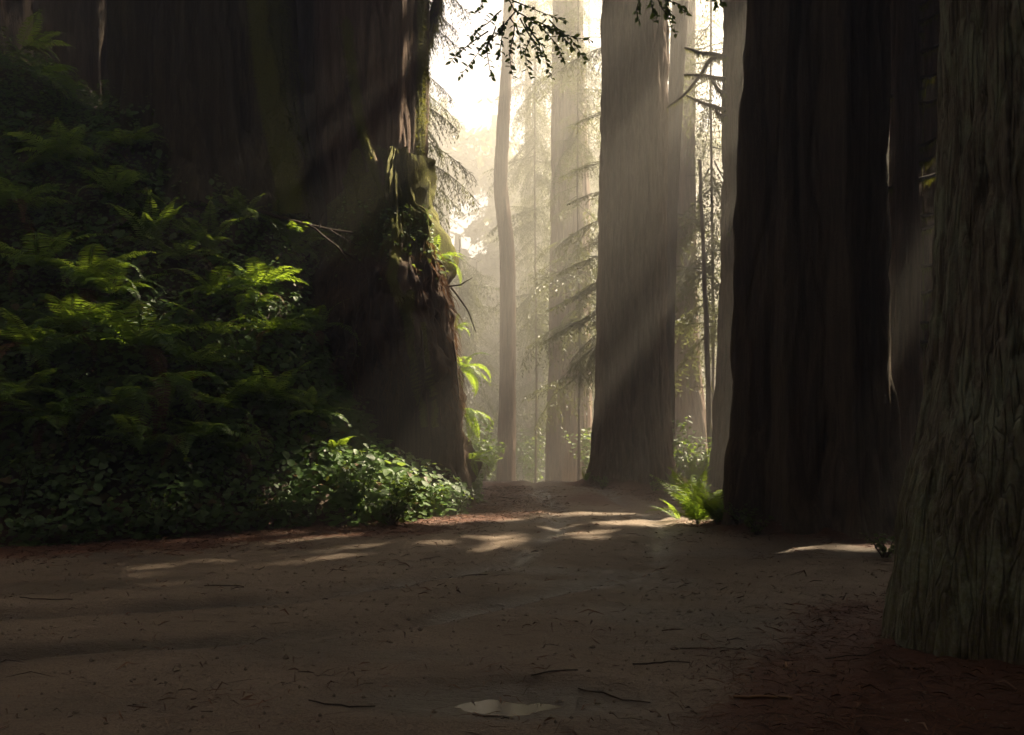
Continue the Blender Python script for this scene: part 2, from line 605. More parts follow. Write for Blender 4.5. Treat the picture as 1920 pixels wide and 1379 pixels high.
# ------------------------------------------------------------------ trunks
def make_trunk(parent, Y, prof, top=30.0, nth=180, nz=150, ridge=0.05, freq=3.2, flute=0.0, nfl=7, fine=0.012, seed=0, mat='redwood', moss=None,
               zbase=None, depth_scale=1.0, zdense=None, name='trunk', ragged=0.0, flare=0.16, wob=0.6, ribs=(), zr=0.10):
    """prof: (photo y, left edge, right edge) at depth Y"""
    P = []
    for py, xl, xr in prof:
        P.append((CAMZ + (HY - py) / FPX * Y, ((xl + xr) / 2 - CX) / FPX * Y, (xr - xl) / 2 / FPX * Y))
    P.sort()
    P = np.array(P)
    if zbase is None:
        zbase = P[0, 0] - 0.6
    zt = zdense or (CAMZ + HY / FPX * Y + 0.5)
    z = np.concatenate([np.linspace(zbase, zt, int(nz * 0.85)), np.linspace(zt, top, max(6, int(nz * 0.15)))[1:]])
    cx = np.interp(z, P[:, 0], P[:, 1])
    r = np.interp(z, P[:, 0], P[:, 2])
    dz = P[-1, 0] - P[-2, 0]
    above = np.maximum(z - P[-1, 0], 0)
    sl = (P[-1, 1] - P[-2, 1]) / dz if dz > 0 else 0
    cx = cx + above * np.clip(sl, -0.03, 0.03)
    r = r * (1 - 0.012 * above)
    r = np.maximum(r, 0.05)
    k = np.ones(9) / 9
    pad = lambda a: np.convolve(np.pad(a, 4, mode='edge'), k, 'valid')
    cx, r = pad(cx), pad(r)
    th = np.arange(nth) / nth * 2 * np.pi
    T, Z = np.meshgrid(th, z)
    r0 = r[:, None]
    rm = np.median(r)
    warp = 0.25 * noise(np.stack([np.cos(T) * 1.5 + seed, np.sin(T) * 1.5, Z * 0.22], -1))
    Tw = T + warp * wob
    ux, uy = np.cos(Tw) * rm, np.sin(Tw) * rm
    a = noise(np.stack([ux * freq + seed * 5, uy * freq, Z * freq * zr + 3], -1))
    b = noise(np.stack([ux * freq * 2.3 + seed, uy * freq * 2.3, Z * freq * zr * 2.8 + 9], -1))
    c = noise(np.stack([ux * freq * 6 + seed, uy * freq * 6, Z * freq * 1.1 + 29], -1))
    rd = np.clip(np.abs(a) * 4.5, 0, 1) ** 0.6
    rb = np.clip(np.abs(b) * 4.0, 0, 1) ** 0.7
    rel = ridge * 1.5 * (rd - 0.75) + ridge * 0.8 * (rb - 0.7) + fine * c
    zg = Z - (zbase + 0.5)
    lob = noise(np.stack([np.cos(T) * 2.4 + seed * 3, np.sin(T) * 2.4, Z * 0.3], -1)) + 0.5 * noise(np.stack([np.cos(T) * 6 + seed, np.sin(T) * 6, Z * 0.5], -1))
    rel = rel + flare * r0 * np.exp(-np.maximum(zg, -0.2) / (0.45 * max(rm, 0.3))) * (0.25 + 1.1 * lob)
    fl = flute * r0 * (np.cos(nfl * Tw + 2.2 * noise(np.stack([np.cos(T), np.sin(T), Z * 0.12 + seed], -1))) * 0.6 + noise(np.stack([np.cos(Tw) * 2.2 + seed, np.sin(Tw) * 2.2, Z * 0.1], -1)) * 1.2)
    rr = r0 + rel + fl
    if ragged:
        rr = rr + ragged * np.maximum(noise(np.stack([np.cos(T) * 3 + seed, np.sin(T) * 3, Z * 1.6], -1)) - 0.1, 0)
    for fx, wv, hv in ribs:
        xx = cx[:, None] + r0 * np.cos(T)
        rr = rr + hv * np.exp(-((xx - fx(Z)) / wv) ** 2) * (np.sin(T) < 0.1) * (0.8 + 0.5 * noise(np.stack([Z * 0.8, np.full_like(Z, wv * 50), T * 0], -1)))
    zb = Z + 0.02 * c
    V = np.stack([cx[:, None] + rr * np.cos(T), Y + rr * np.sin(T) * depth_scale, zb], -1)
    i, j = np.meshgrid(np.arange(len(z) - 1), np.arange(nth), indexing='ij')
    q = np.stack([i * nth + j, i * nth + (j + 1) % nth, (i + 1) * nth + (j + 1) % nth, (i + 1) * nth + j], -1).reshape(-1, 4)
    V = V.reshape(-1, 3)
    nv = len(V)
    V = np.concatenate([V, [[cx[-1], Y, top + 0.1]]])
    capf = np.stack([(len(z) - 1) * nth + np.arange(nth), (len(z) - 1) * nth + (np.arange(nth) + 1) % nth, np.full(nth, nv)], -1)
    ms = np.zeros_like(T) if moss is None else moss(T, Z, rd, cx[:, None], rr)
    ms = np.append(np.broadcast_to(ms, T.shape).ravel(), 0)
    rg = np.append(np.clip(0.6 * rd + 0.4 * rb, 0, 1).ravel(), 0)
    o = obj(name, V, [q, capf], M[mat], parent, True, {'moss': ms, 'ridge': rg})
    return o, (z, cx, r)


def base_point(px, Y):
    x = (px - CX) / FPX * Y
    return (x, Y, float(gz(np.array(x), np.array(Y), False)))


# ------------------------------------------------------------------ conifer boughs
def bough_template(nsec, nleaf, droop, hang, ll, lw, seed, stems=True):
    g = np.random.default_rng(seed)
    A = Acc()
    t = np.linspace(0, 1, 9)
    main = np.stack([t, 0.05 * np.sin(t * 4 + seed), -droop * t ** 2], -1)
    V, q = tube(main, 0.012 * (1 - 0.85 * t), 4) if stems else tube(main[::4], 0.012 * (1 - 0.85 * t[::4]), 3)
    A.add(V, q, 0.1)
    P, Dv, Ln = [], [], []
    for k in range(nsec):
        s = 0.08 + 0.92 * (k + 0.5 * g.random()) / nsec
        side = 1 if k % 2 else -1
        p0 = np.array([np.interp(s, t, main[:, c]) for c in range(3)])
        L = (0.46 * (1 - s) ** 0.75 + 0.07) * g.uniform(0.75, 1.15)
        ang = math.radians(g.uniform(42, 68))
        d = np.array([math.cos(ang), side * math.sin(ang), g.uniform(-0.15, 0.1)])
        u = np.linspace(0, 1, 5)
        sec = p0 + d * L * u[:, None]
        sec[:, 2] -= hang * L * u ** 1.6
        if stems:
            V, q = tube(sec, 0.004 * (1 - 0.7 * u), 3)
            A.add(V, q, 0.1)
        n = max(3, int(nleaf * L / 0.4))
        for i in range(n):
            w = (i + 0.6) / n
            P.append([np.interp(w, u, sec[:, c]) for c in range(3)])
            tg = (sec[min(4, int(w * 4) + 1)] - sec[int(w * 4 - 1e-6)])
            tg = tg / (np.linalg.norm(tg) + 1e-9)
            sd = np.cross(tg, [0, 0, 1.0])
            sd /= np.linalg.norm(sd) + 1e-9
            e = tg * g.uniform(0.4, 0.8) + sd * (1 if i % 2 else -1) * g.uniform(0.5, 0.9) + np.array([0, 0, g.uniform(-0.45 - hang * 0.4, 0.12)])
            Dv.append(e / np.linalg.norm(e))
            Ln.append(ll * g.uniform(0.6, 1.2) * (1 - 0.35 * w))
    P, Dv, Ln = np.array(P), np.array(Dv), np.array(Ln)
    sd = np.cross(Dv, g.normal(size=Dv.shape) * 0.5 + [0, 0, 1.0])
    sd /= np.linalg.norm(sd, axis=1)[:, None] + 1e-9
    V = np.stack([P, P + Dv * Ln[:, None] * 0.5 + sd * lw, P + Dv * Ln[:, None], P + Dv * Ln[:, None] * 0.5 - sd * lw], 1).reshape(-1, 3)
    A.add(V, np.arange(len(V)).reshape(-1, 4), np.repeat(g.uniform(0.1, 1, len(P)), 4))
    return A.out()


BOUGH = [bough_template(30, 15, 0.22, 0.35, 0.075, 0.009, s) for s in (1, 2, 3)]         # in view
HANG = [bough_template(34, 20, 0.42, 1.25, 0.085, 0.0065, s) for s in (4, 5)]            # long drooping sprays
CANO = [bough_template(12, 7, 0.2, 0.35, 0.24, 0.055, s, False) for s in (11, 12, 13)]           # high crowns
WALL = [bough_template(10, 7, 0.25, 0.5, 0.3, 0.07, s, False) for s in (31, 32, 33)]        # forest all round
SOFT = [bough_template(26, 13, 0.3, 0.6, 0.095, 0.013, 7, False), bough_template(30, 13, 0.5, 1.4, 0.095, 0.01, 9, False), bough_template(30, 14, 0.42, 1.25, 0.09, 0.008, 8, False)]   # hazy conifers
TINY = [bough_template(14, 9, 0.3, 0.5, 0.16, 0.018, s, False) for s in (21, 22)]


def frame(yaw, pitch, roll=0.0):
    return np.array(Euler((roll, -pitch, yaw), 'XYZ').to_matrix())


def place(A, tpl, pos, yaw, pitch, size, roll=0.0, tint=0.0):
    V, F, T = tpl
    A.add((V * size) @ frame(yaw, pitch, roll).T + np.asarray(pos), F, np.clip(T + tint, 0, 1))


# where the sun reaches through the crowns, on the ground plane along its rays: (x, y, radius)
LIT = []
LEAK = []


def sun_ground(p):
    p = np.asarray(p, float)
    return p[..., :2] - D[:2] * (p[..., 2] / D[2])[..., None]


def lit_spot(p, r, rx=None):
    g = sun_ground(np.array(p))
    LIT.append((g[0], g[1], r if rx is None else rx, r))


def leak_spot(p, rx, ry, amt):
    g = sun_ground(np.array(p))
    LEAK.append((g[0], g[1], rx, ry, amt))


_lx, _ly = np.arange(-60, 80, 0.25), np.arange(-70, 130, 0.25)
_LX, _LY = np.meshgrid(_lx, _ly)
NG = [n2(_LX, _LY, 0.22, 31.0, 3), n2(_LX, _LY, 0.55, 51.0, 2), n2(_LX, _LY, 1.5, 77.0, 2)]


def look(t_, x, y):
    return t_[np.clip(((y + 70) * 4).astype(int), 0, len(_ly) - 1), np.clip(((x + 60) * 4).astype(int), 0, len(_lx) - 1)]


def keep_mask(c, g):
    """which canopy leaves stay, from where their shade would land"""
    s = sun_ground(c)
    x, y = s[:, 0], s[:, 1]
    nz_, n5, n15 = (look(t_, x, y) for t_ in NG)
    xl = np.interp(y, [14.5, 18, 22, 28], [-5.5, -8, -13, -26])
    opn = sstep(-1.2, -3.2, x + 1.5 * nz_) * sstep(14.4, 16.2, y + nz_) * sstep(-2.0, 0.5, x - xl)    # crown leaves left out so sun lights the haze before the middle trunk
    far_ = sstep(29, 37, y + 5 * nz_) * sstep(-32, -20, x)
    keep = (g.random(len(c)) > 0.98 * opn) & (g.random(len(c)) > np.where(nz_ > 0.12, 0.4, 0.72) * far_)
    u = g.random(len(c))
    mod = np.clip(0.85 + 0.9 * n5, 0.3, 1.25)
    for lx, ly, rx, ry, am in LEAK:
        keep &= u > am * mod * np.exp(-((x - lx) / rx) ** 2 - ((y - ly) / ry) ** 2)
    for lx, ly, rx, ry in LIT:
        d = np.hypot((x - lx) / (rx + 0.35), (y - ly) / (ry + 0.35))
        keep &= d > 1 + 0.35 * n15
    sk = np.exp(-((c[:, 0] + 8.0) / 7.0) ** 2 - ((c[:, 1] - 6.5) / 9.5) ** 2)      # crowns thinned to let skylight down onto the bank
    sk = np.maximum(sk, 0.8 * np.exp(-((c[:, 0] + 2.0) / 3.5) ** 2 - ((c[:, 1] - 2.0) / 4.0) ** 2))  # second thinned patch, for light on the near trunk and road
    keep &= g.random(len(c)) > 0.985 * np.clip(2.6 * sk, 0, 1)
    return keep


def crown(parent, x, y, z0, z1, rad, n, seed, cull=True, mat='canopy', tpl=None, name='crown', low=0.0):
    g = np.random.default_rng(seed)
    A = Acc()
    tpl = tpl or CANO
    for k in range(n):
        u = (k + g.random()) / n
        z = z0 + (z1 - z0) * u
        L = rad * (1 - 0.6 * u) * g.uniform(0.7, 1.15)
        place(A, tpl[g.integers(len(tpl))], (x, y, z), k * 2.4 + g.uniform(-0.3, 0.3), g.uniform(-0.3, 0.12), L, 0, g.uniform(-0.25, 0.25))
    V, F, T = A.out()
    F = F[0]
    F = F[np.isfinite(F[:, 0])]
    if cull:
        c = V[F].mean(1)
        F = F[keep_mask(c, g)]
    if len(F) == 0:
        return None
    used, inv = np.unique(F.ravel(), return_inverse=True)
    return obj(name, V[used], inv.reshape(F.shape), M[mat], parent, False, {'tint': T[used]})

# ------------------------------------------------------------------ sunlit places
lit_spot(at(740, 915, 16.8), 0.8)         # leaves at the foot of the bank
lit_spot(at(690, 880, 16.8), 0.35)
lit_spot(at(1310, 950, 16.5), 0.9)
lit_spot(at(1340, 950, 16.4), 0.5)        # fern by the trunks
lit_spot(at(1295, 850, 28), 1.0)
lit_spot(at(1110, 965, 18.3), 0.1, 1.3)   # streaks across the road
lit_spot(at(1230, 976, 17.3), 0.0, 0.4)
lit_spot(at(1550, 1034, 12.8), 0.15, 1.1)
lit_spot(at(1400, 1026, 13.3), 0.0, 0.5)
lit_spot(at(1110, 1009, 14.3), -0.1, 1.2)
lit_spot(at(885, 640, 21.0), 0.35)         # ferns on the side of the root mass
lit_spot(at(895, 720, 21.0), 0.35)
lit_spot(at(900, 800, 21.0), 0.35)
lit_spot(at(840, 480, 20.5), 0.5)
lit_spot(at(805, 200, 21.5), 0.4)
for _py in (40, 160, 560):
    lit_spot(at(1745, _py, 17.0), -0.12)    # mossy stubs on the slim trunk
lit_spot(at(545, 470, 18.5), 0.35)         # ferns on the bank
lit_spot(at(500, 555, 17.6), 0.3)
leak_spot(at(1300, 1085, 10.6), 2.6, 1.6, 0.62)       # thin dappled light on the road
leak_spot(at(520, 560, 17.8), 1.2, 1.0, 0.6)         # and on the bank
LEAK.append((-8.8, 13.8, 3.8, 1.8, 0.97))
leak_spot(at(570, 850, 16.4), 1.0, 0.8, 0.7)
leak_spot(at(1850, 500, 6.4), 1.0, 1.0, 0.5)

# ------------------------------------------------------------------ redwoods
def mossband(fx, w, lo=-1e9, hi=1e9, amt=1.0, front=True):
    """moss along a line on the trunk; fx(z) gives its x"""
    def f(T, Z, rd, cx, rr):
        x = cx + rr * np.cos(T)
        m_ = np.exp(-((x - fx(Z)) / w) ** 2) * amt * sstep(lo - 0.4, lo, Z) * (1 - sstep(hi, hi + 0.4, Z))
        if front:
            m_ = m_ * (np.sin(T) < 0.25)
        return m_
    return f


def pxz(tab, Y):
    t = np.array(sorted([(CAMZ + (HY - py) / FPX * Y, (px - CX) / FPX * Y) for py, px in tab]))
    return lambda Z: np.interp(Z, t[:, 0], t[:, 1])


def joinm(*fs):
    return lambda *a: np.clip(sum(f(*a) for f in fs), 0, 1)


TREES = []


def redwood(label, Y, prof, group='redwoods around the forest road', cr=None, **kw):
    px = (prof[-1][1] + prof[-1][2]) / 2
    x = (px - CX) / FPX * Y
    b = (x, Y, float(gz(np.array(x), np.array(Y), False)))
    t = thing('redwood_tree', label, 'tree', b, group)
    if 'zbase' not in kw:
        kw['zbase'] = b[2] - 0.5
    tr, pr = make_trunk(t, Y, prof, **kw)
    if cr:
        cr = (min(max(cr[0], 1.6 + 0.43 * (Y + cr[2]) + 0.6 * cr[2]), 30.5), 33, cr[2], cr[3])
        xt = float(np.interp(cr[0], pr[0], pr[1]))
        crown(t, xt, Y, cr[0], cr[1], cr[2], cr[3], int(Y * 10 + px) % 9973)
    TREES.append((x, Y))
    return t


A_ = redwood('broad dark redwood on top of the fern bank, mossy along its lower edge', 20.3,
             [(0, 228, 548), (150, 230, 552), (300, 236, 566), (400, 226, 588), (460, 210, 604)], nth=220, nz=170, ridge=0.13, freq=2.2, flute=0.07, seed=1,
             mat='blackwood', cr=(17, 31, 5.5, 36), zdense=11,
             ribs=((pxz([(0, 515), (200, 528), (400, 566)], 20.3), 0.2, 0.45), (pxz([(0, 420), (200, 415), (400, 430)], 20.3), 0.22, 0.3), (pxz([(0, 320), (200, 315), (400, 300)], 20.3), 0.25, 0.35)),
             moss=joinm(mossband(pxz([(0, 530), (200, 540), (400, 575)], 20.3), 0.28, amt=0.75), mossband(pxz([(0, 500), (200, 520), (400, 560)], 20.3), 0.1, amt=0.7)))
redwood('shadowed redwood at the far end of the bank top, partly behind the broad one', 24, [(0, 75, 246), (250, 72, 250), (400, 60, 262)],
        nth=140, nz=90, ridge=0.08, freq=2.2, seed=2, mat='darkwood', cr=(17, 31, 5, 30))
redwood('redwood trunk added to close off the sky at the upper corner over the bank', 26, [(0, -150, 84), (250, -160, 96), (400, -170, 100)],  # added to block sky that leaked through this dark corner
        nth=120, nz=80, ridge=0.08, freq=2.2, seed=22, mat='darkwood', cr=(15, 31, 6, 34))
B_ = redwood('fluted redwood rooted over the dark hollow beside the road', 21.2,
             [(0, 590, 799), (150, 590, 800), (250, 592, 799), (360, 596, 795), (420, 600, 788), (520, 605, 775), (620, 615, 765)], nth=250, nz=180, ridge=0.07, freq=3.2,
             flute=0.07, nfl=5, seed=3, ribs=((pxz([(0, 652), (100, 657), (250, 680), (350, 708), (490, 735)], 20.3), 0.15, 0.5), (pxz([(0, 745), (200, 748), (450, 752)], 20.3), 0.12, 0.2)), zbase=3.4, zdense=11, cr=(17, 31, 5.5, 36),
             moss=joinm(mossband(pxz([(0, 655), (100, 660), (250, 683), (350, 712), (490, 735)], 20.3), 0.11, hi=9.5, amt=0.9),
                        mossband(pxz([(0, 796), (150, 797), (300, 793), (420, 785)], 21.6), 0.09, amt=0.9, front=False)))
redwood('black trunk squeezed between the broad redwood and the fluted one', 24.2, [(0, 520, 650), (300, 520, 650), (450, 515, 655)],  # filler trunk, stands in for the shade of this gap
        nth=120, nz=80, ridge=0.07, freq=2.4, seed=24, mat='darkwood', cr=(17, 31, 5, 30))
C_ = redwood('tall straight redwood in the middle, standing on the rise where the road bends', 27,
             [(0, 1131, 1252), (200, 1128, 1250), (400, 1123, 1248), (600, 1119, 1247), (750, 1116, 1251), (850, 1108, 1260), (905, 1099, 1270), (925, 1090, 1278)],
             nth=300, nz=230, ridge=0.055, freq=4.6, flute=0.03, seed=4, ragged=0.12, cr=(18, 32, 6, 40))
redwood('slim dark redwood leaning behind the tall middle trunk', 33, [(0, 1260, 1292), (200, 1252, 1280), (400, 1243, 1270), (650, 1238, 1264), (900, 1234, 1266)],
        nth=110, nz=110, ridge=0.03, freq=4, seed=5, mat='darkwood', cr=(21, 32, 4, 26))
P_ = redwood('pale hazy redwood between the middle trunk and the paired trunks', 40, [(0, 1280, 1304), (300, 1272, 1303), (500, 1266, 1306), (700, 1262, 1312), (840, 1254, 1336), (880, 1250, 1340)],
        nth=130, nz=110, ridge=0.04, freq=3.4, seed=6, cr=(23, 32, 4, 24))
E_ = redwood('redwood half hidden behind the massive dark trunk, with bare mossy branches', 25,
             [(0, 1360, 1450), (300, 1357, 1450), (500, 1353, 1455), (700, 1346, 1462), (850, 1336, 1474), (930, 1325, 1490)],
             nth=200, nz=160, ridge=0.06, freq=4.4, flute=0.04, ragged=0.1, seed=7, cr=(18, 31, 6, 38))
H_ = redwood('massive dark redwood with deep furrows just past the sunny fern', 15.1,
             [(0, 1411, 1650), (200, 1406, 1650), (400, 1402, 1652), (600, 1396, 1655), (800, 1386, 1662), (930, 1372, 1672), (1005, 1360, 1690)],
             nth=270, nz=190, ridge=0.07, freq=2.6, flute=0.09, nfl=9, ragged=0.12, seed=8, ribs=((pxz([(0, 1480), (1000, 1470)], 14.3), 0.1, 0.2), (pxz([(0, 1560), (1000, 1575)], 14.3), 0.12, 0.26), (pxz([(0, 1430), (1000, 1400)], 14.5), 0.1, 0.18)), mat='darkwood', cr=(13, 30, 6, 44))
D_ = redwood('slim reddish trunk with mossy branch stubs between two big trunks', 17.2,
             [(0, 1669, 1728), (300, 1669, 1728), (600, 1666, 1729), (900, 1660, 1734), (990, 1655, 1740)], nth=120, nz=160, ridge=0.022, freq=4.5, seed=9, fine=0.008,
             cr=(16, 29, 4.5, 30), moss=mossband(pxz([(0, 1727), (720, 1728)], 17.2), 0.05, lo=2.5, amt=1.0, front=False))
redwood('shaded trunk glimpsed behind the slim one with stubs', 23.0, [(0, 1625, 1705), (400, 1625, 1705), (950, 1615, 1715)], nth=120, nz=90, ridge=0.045, freq=3, seed=10,
        mat='darkwood', cr=(16, 30, 5.5, 34))
redwood('dark brown trunk seen in the slot between the mossy stubs and the grey trunk', 18.5, [(0, 1698, 1802), (400, 1698, 1802), (950, 1690, 1812)], nth=120, nz=90, ridge=0.05, freq=3, seed=23,
        mat='redwood', cr=(16, 30, 5.5, 34))
N_T = redwood('big grey lichen-covered trunk close by at the edge of the picture', 7.1,
              [(0, 1784, 2190), (200, 1781, 2192), (400, 1776, 2196), (600, 1764, 2204), (750, 1752, 2215), (850, 1728, 2230), (950, 1708, 2250), (1100, 1690, 2280), (1230, 1682, 2300), (1290, 1676, 2310)],
              nth=410, nz=300, ridge=0.03, freq=5.0, flute=0.0, nfl=8, fine=0.022, flare=0.05, wob=0.15, zr=0.16, seed=11, mat='nearbark', cr=(10, 28, 6, 34),
              moss=lambda T, Z, rd, cx, rr: np.clip(0.55 * (np.cos(T) < 0.2) * sstep(3.5, 0.5, Z), 0, 1) * 0.6)
F1_ = redwood('hazy redwood straight beyond the rise, left of the tall middle trunk', 46, [(0, 1036, 1092), (400, 1033, 1106), (700, 1028, 1108), (850, 1023, 1111), (940, 1020, 1114)],
              nth=160, nz=140, ridge=0.05, freq=2.8, seed=12, cr=(24, 32, 5, 26))
F2_ = redwood('slender pale trunk with a kink, faint in the sunlit haze', 47,
              [(120, 941, 961), (220, 932, 956), (320, 925, 951), (380, 926, 953), (430, 935, 962), (500, 938, 967), (700, 936, 967), (880, 931, 967), (960, 929, 968)],
              nth=80, nz=120, ridge=0.03, freq=3, seed=13, cr=(27, 32, 3, 16))
redwood('thinnest trunk of the sunlit haze, beside the kinked one', 74, [(200, 984, 996), (600, 984, 997), (950, 983, 998)], nth=48, nz=50, ridge=0.03, freq=3, seed=14, cr=(28, 32, 3, 10))

# off-picture forest that shades the road
OFF = []
g = np.random.default_rng(21)
for (x, y) in [(9.6, 21.5), (12.5, 26), (9.2, 30.5), (15.5, 21), (13, 15), (18, 27), (10.5, 9.5), (14.5, 7), (21, 14), (20, 21), (24, 27), (17, 33), (-9, -1), (-5, -4.5), (-14, 2.5), (3.5, -7), (-10, -8), (9, -4), (-19, 5), (-9, 33), (-14, 35), (-6.5, 40), (-18.5, 30), (19.5, 36), (23, 40), (25.5, 34.5), (16.5, 40), (28, 39), (21, 45), (22, 31), (14, 34), (18, 30)]:
    OFF.append((x, y))
tries = 0
while len(OFF) < 56 and tries < 4000:
    tries += 1
    x, y = g.uniform(-34, 38), g.uniform(-26, 62)
    if (y > -3 and abs(x) < 0.56 * max(y, 0) + 3.2) or (x < 0 and y > 9 and x > -0.56 * y - 4):
        continue
    if min(math.hypot(x - a, y - b) for a, b in OFF + TREES) < 5.2:
        continue
    OFF.append((x, y))
d2 = D[:2] / np.linalg.norm(D[:2])
_ot = None
for k, (x, y) in enumerate(OFF):
    def clear(x, y):
        for lx, ly, rx, r in LIT:
            r = max(rx, r)
            v = np.array([x - lx, y - ly])
            if v @ d2 > 0 and abs(v[0] * d2[1] - v[1] * d2[0]) < 0.9 + 0.6 * r and v @ d2 < 34:
                return False
        return all(math.hypot(x - a, y - b) > 2.6 for a, b in TREES)
    for st in (0, 0.8, -0.8, 1.6, -1.6, 2.4, -2.4, 3.2, -3.2, 4, -4, None):
        if st is not None and clear(x + st * d2[1], y - st * d2[0]):
            break
    if st is None:
        continue
    x, y = x + st * d2[1], y - st * d2[0]
    TREES.append((x, y))
    z = float(gz(np.array(x), np.array(y), False))
    t = thing('redwood_tree', 'redwood of the surrounding forest, outside the picture or hidden behind nearer trunks', 'tree', (x, y, z), 'redwoods of the surrounding forest')
    zz = np.array([z - 0.5, z + 1.2, z + 8, 31.0])
    P, q = tube(np.stack([np.full(4, x), np.full(4, y), zz], -1), [1.15, 0.85, 0.7, 0.3], 18)
    o = obj('trunk', P, q, M['darkwood'], t, True, {'moss': np.zeros(len(P)), 'ridge': np.full(len(P), 0.4)})
    side = y < 2 or x < -8
    zc = z + (3 if side else 10)
    if y > -2 and abs(x) < 0.56 * y + 13:
        zc = max(zc, CAMZ + 0.43 * (y + 7) + 4.2)
    crown(t, x, y, min(zc, 29), 33, 7, 52 if side else 47, 300 + k)

# ------------------------------------------------------------------ hollow root mass (part of the fluted redwood)
RC = at(742, 800, 20.3)


def root_mass():
    nth, nz = 300, 210
    z = np.linspace(-0.3, 7.2, nz)
    th = np.arange(nth) / nth * 2 * np.pi
    T, Z = np.meshgrid(th, z)
    rt = np.array(sorted([(CAMZ + (HY - py) / FPX * 20.3, (px - 742) / FPX * 20.3) for py, px in
                          [(290, 742), (340, 752), (385, 772), (420, 795), (470, 818), (540, 836), (610, 850), (700, 868), (800, 878), (900, 884), (960, 888)]]))
    rr_ = np.maximum(np.interp(Z, rt[:, 0], rt[:, 1]), 0.1)
    rf = np.interp(Z, [-0.3, 1, 2.4, 3.4, 4.4, 5.3, 6.3, 7.2], [1.6, 1.65, 1.8, 1.75, 1.45, 1.1, 0.7, 0.2])
    rl = np.interp(Z, [-0.3, 1, 3, 4.5, 5.5, 6.3, 7.2], [1.5, 1.4, 1.5, 1.5, 1.2, 0.8, 0.3])
    c, s = np.cos(T), np.sin(T)
    r = np.maximum(c, 0) ** 2 * rr_ + np.maximum(-c, 0) ** 2 * rl + s ** 2 * np.where(s < 0, rf, 1.5)
    lump = fbm(np.stack([c * 1.6, s * 1.6, Z * 0.7], -1), 4)
    strand = noise(np.stack([c * 9 + 0.8 * noise(np.stack([c * 2, s * 2, Z], -1)), s * 9, Z * 0.9], -1))
    edge = np.clip(np.abs(T - 2 * np.pi) / 0.6, 0.35, 1)
    r = r + (0.8 * lump) * np.where((T > 5.6) | (T < 0.5), 0.35, 1) + np.where((T > 5.5) | (T < 0.6), 0.06, 0.16) * (1 - 2.5 * np.abs(strand)) - 0.1 * ((T > 5.5) | (T < 0.6)) + 0.03 * noise(np.stack([c * 20, s * 20, Z * 6], -1))
    deg = np.degrees(T) - 360
    m_ = sstep(-158, -146, deg) * (1 - sstep(-58, -44, deg))
    zt = 2.75 + 1.1 * noise(np.stack([c * 2.2, s * 2.2, np.full_like(Z, 4.0)], -1)) + 0.25 * np.sin(T * 9)
    hol = m_ * (1 - sstep(zt - 0.55, zt + 0.15, Z))
    r = np.maximum(r - 1.7 * hol, 0.18)
    V = np.stack([RC[0] + r * c, RC[1] + r * s, Z + 0.04 * strand], -1)
    i, j = np.meshgrid(np.arange(nz - 1), np.arange(nth), indexing='ij')
    q = np.stack([i * nth + j, i * nth + (j + 1) % nth, (i + 1) * nth + (j + 1) % nth, (i + 1) * nth + j], -1).reshape(-1, 4)
    x = V[..., 0]
    ms = np.zeros_like(T)
    for tab, w in (([(380, 728), (460, 738), (520, 733), (600, 765), (640, 768)], 0.1), ([(540, 766), (600, 762), (650, 768), (720, 770), (800, 790)], 0.07), ([(600, 790), (680, 800), (800, 812)], 0.05)):
        fx = pxz(tab, 18.6)
        zr = [CAMZ + (HY - py) / FPX * 18.6 for py, _ in tab]
        ms = np.maximum(ms, np.exp(-((x - fx(Z)) / w) ** 2) * (Z > min(zr)) * (Z < max(zr)) * (s < 0))
    ms = np.maximum(ms, 0.5 * sstep(4.3, 5.2, Z))
    rg = np.clip(0.5 + lump - 0.6 * hol, 0, 1)
    return V, q, ms, rg, T, Z


RV, RQ, RMS, RRG, RT, RZ = root_mass()
rootm = obj('root_mass', RV.reshape(-1, 3), RQ, M['rootsoil'], B_, True, {'moss': RMS.ravel(), 'ridge': RRG.ravel() * 0.4})
rootm['label'] = 'earthy root mass with a dark hollow'

# ------------------------------------------------------------------ leaf scatter
def leaves(P, N, up, size, g, width=0.3, roll=None):
    """oval folded leaves at P, facing N (n,3); returns V, F"""
    n = len(P)
    N = N / (np.linalg.norm(N, axis=1)[:, None] + 1e-9)
    a = np.cross(N, g.normal(size=(n, 3)))
    if up is not None:
        a = a + up
        a = a - N * np.sum(a * N, 1)[:, None]
    a /= np.linalg.norm(a, axis=1)[:, None] + 1e-9
    b = np.cross(N, a)
    s = size[:, None]
    h = g.uniform(0.02, 0.1, n)[:, None]
    pts = [(0, 0, 0), (0.28, width, 1), (0.66, width * 0.86, 1), (1, 0, -0.5), (0.66, -width * 0.86, 1), (0.28, -width, 1)]
    V = np.stack([P + s * (u * a + v * b + w * h * N) for u, v, w in pts], 1).reshape(-1, 3)
    k = np.arange(n)[:, None] * 6
    return V, np.concatenate([k + [0, 1, 2, 3], k + [0, 3, 4, 5]])


g = np.random.default_rng(33)


def cover_points(n, box, dmax, g):
    x, y = g.uniform(box[0], box[1], n), g.uniform(box[2], box[3], n)
    d = polydist(x, y, BASE)
    N = gnormal(x, y)
    ok = (d > -0.12 + 0.15 * n2(x, y, 2.0, 12.0)) & (d < dmax) & (g.random(n) < np.minimum(0.42 / np.maximum(N[:, 2], 0.2), 1))
    ok &= ~((x > -3.0) & (np.hypot(x - RC[0], y - RC[1]) < 1.9))
    x, y, N = x[ok], y[ok], N[ok]
    return np.stack([x, y, gz(x, y, False)], -1), N


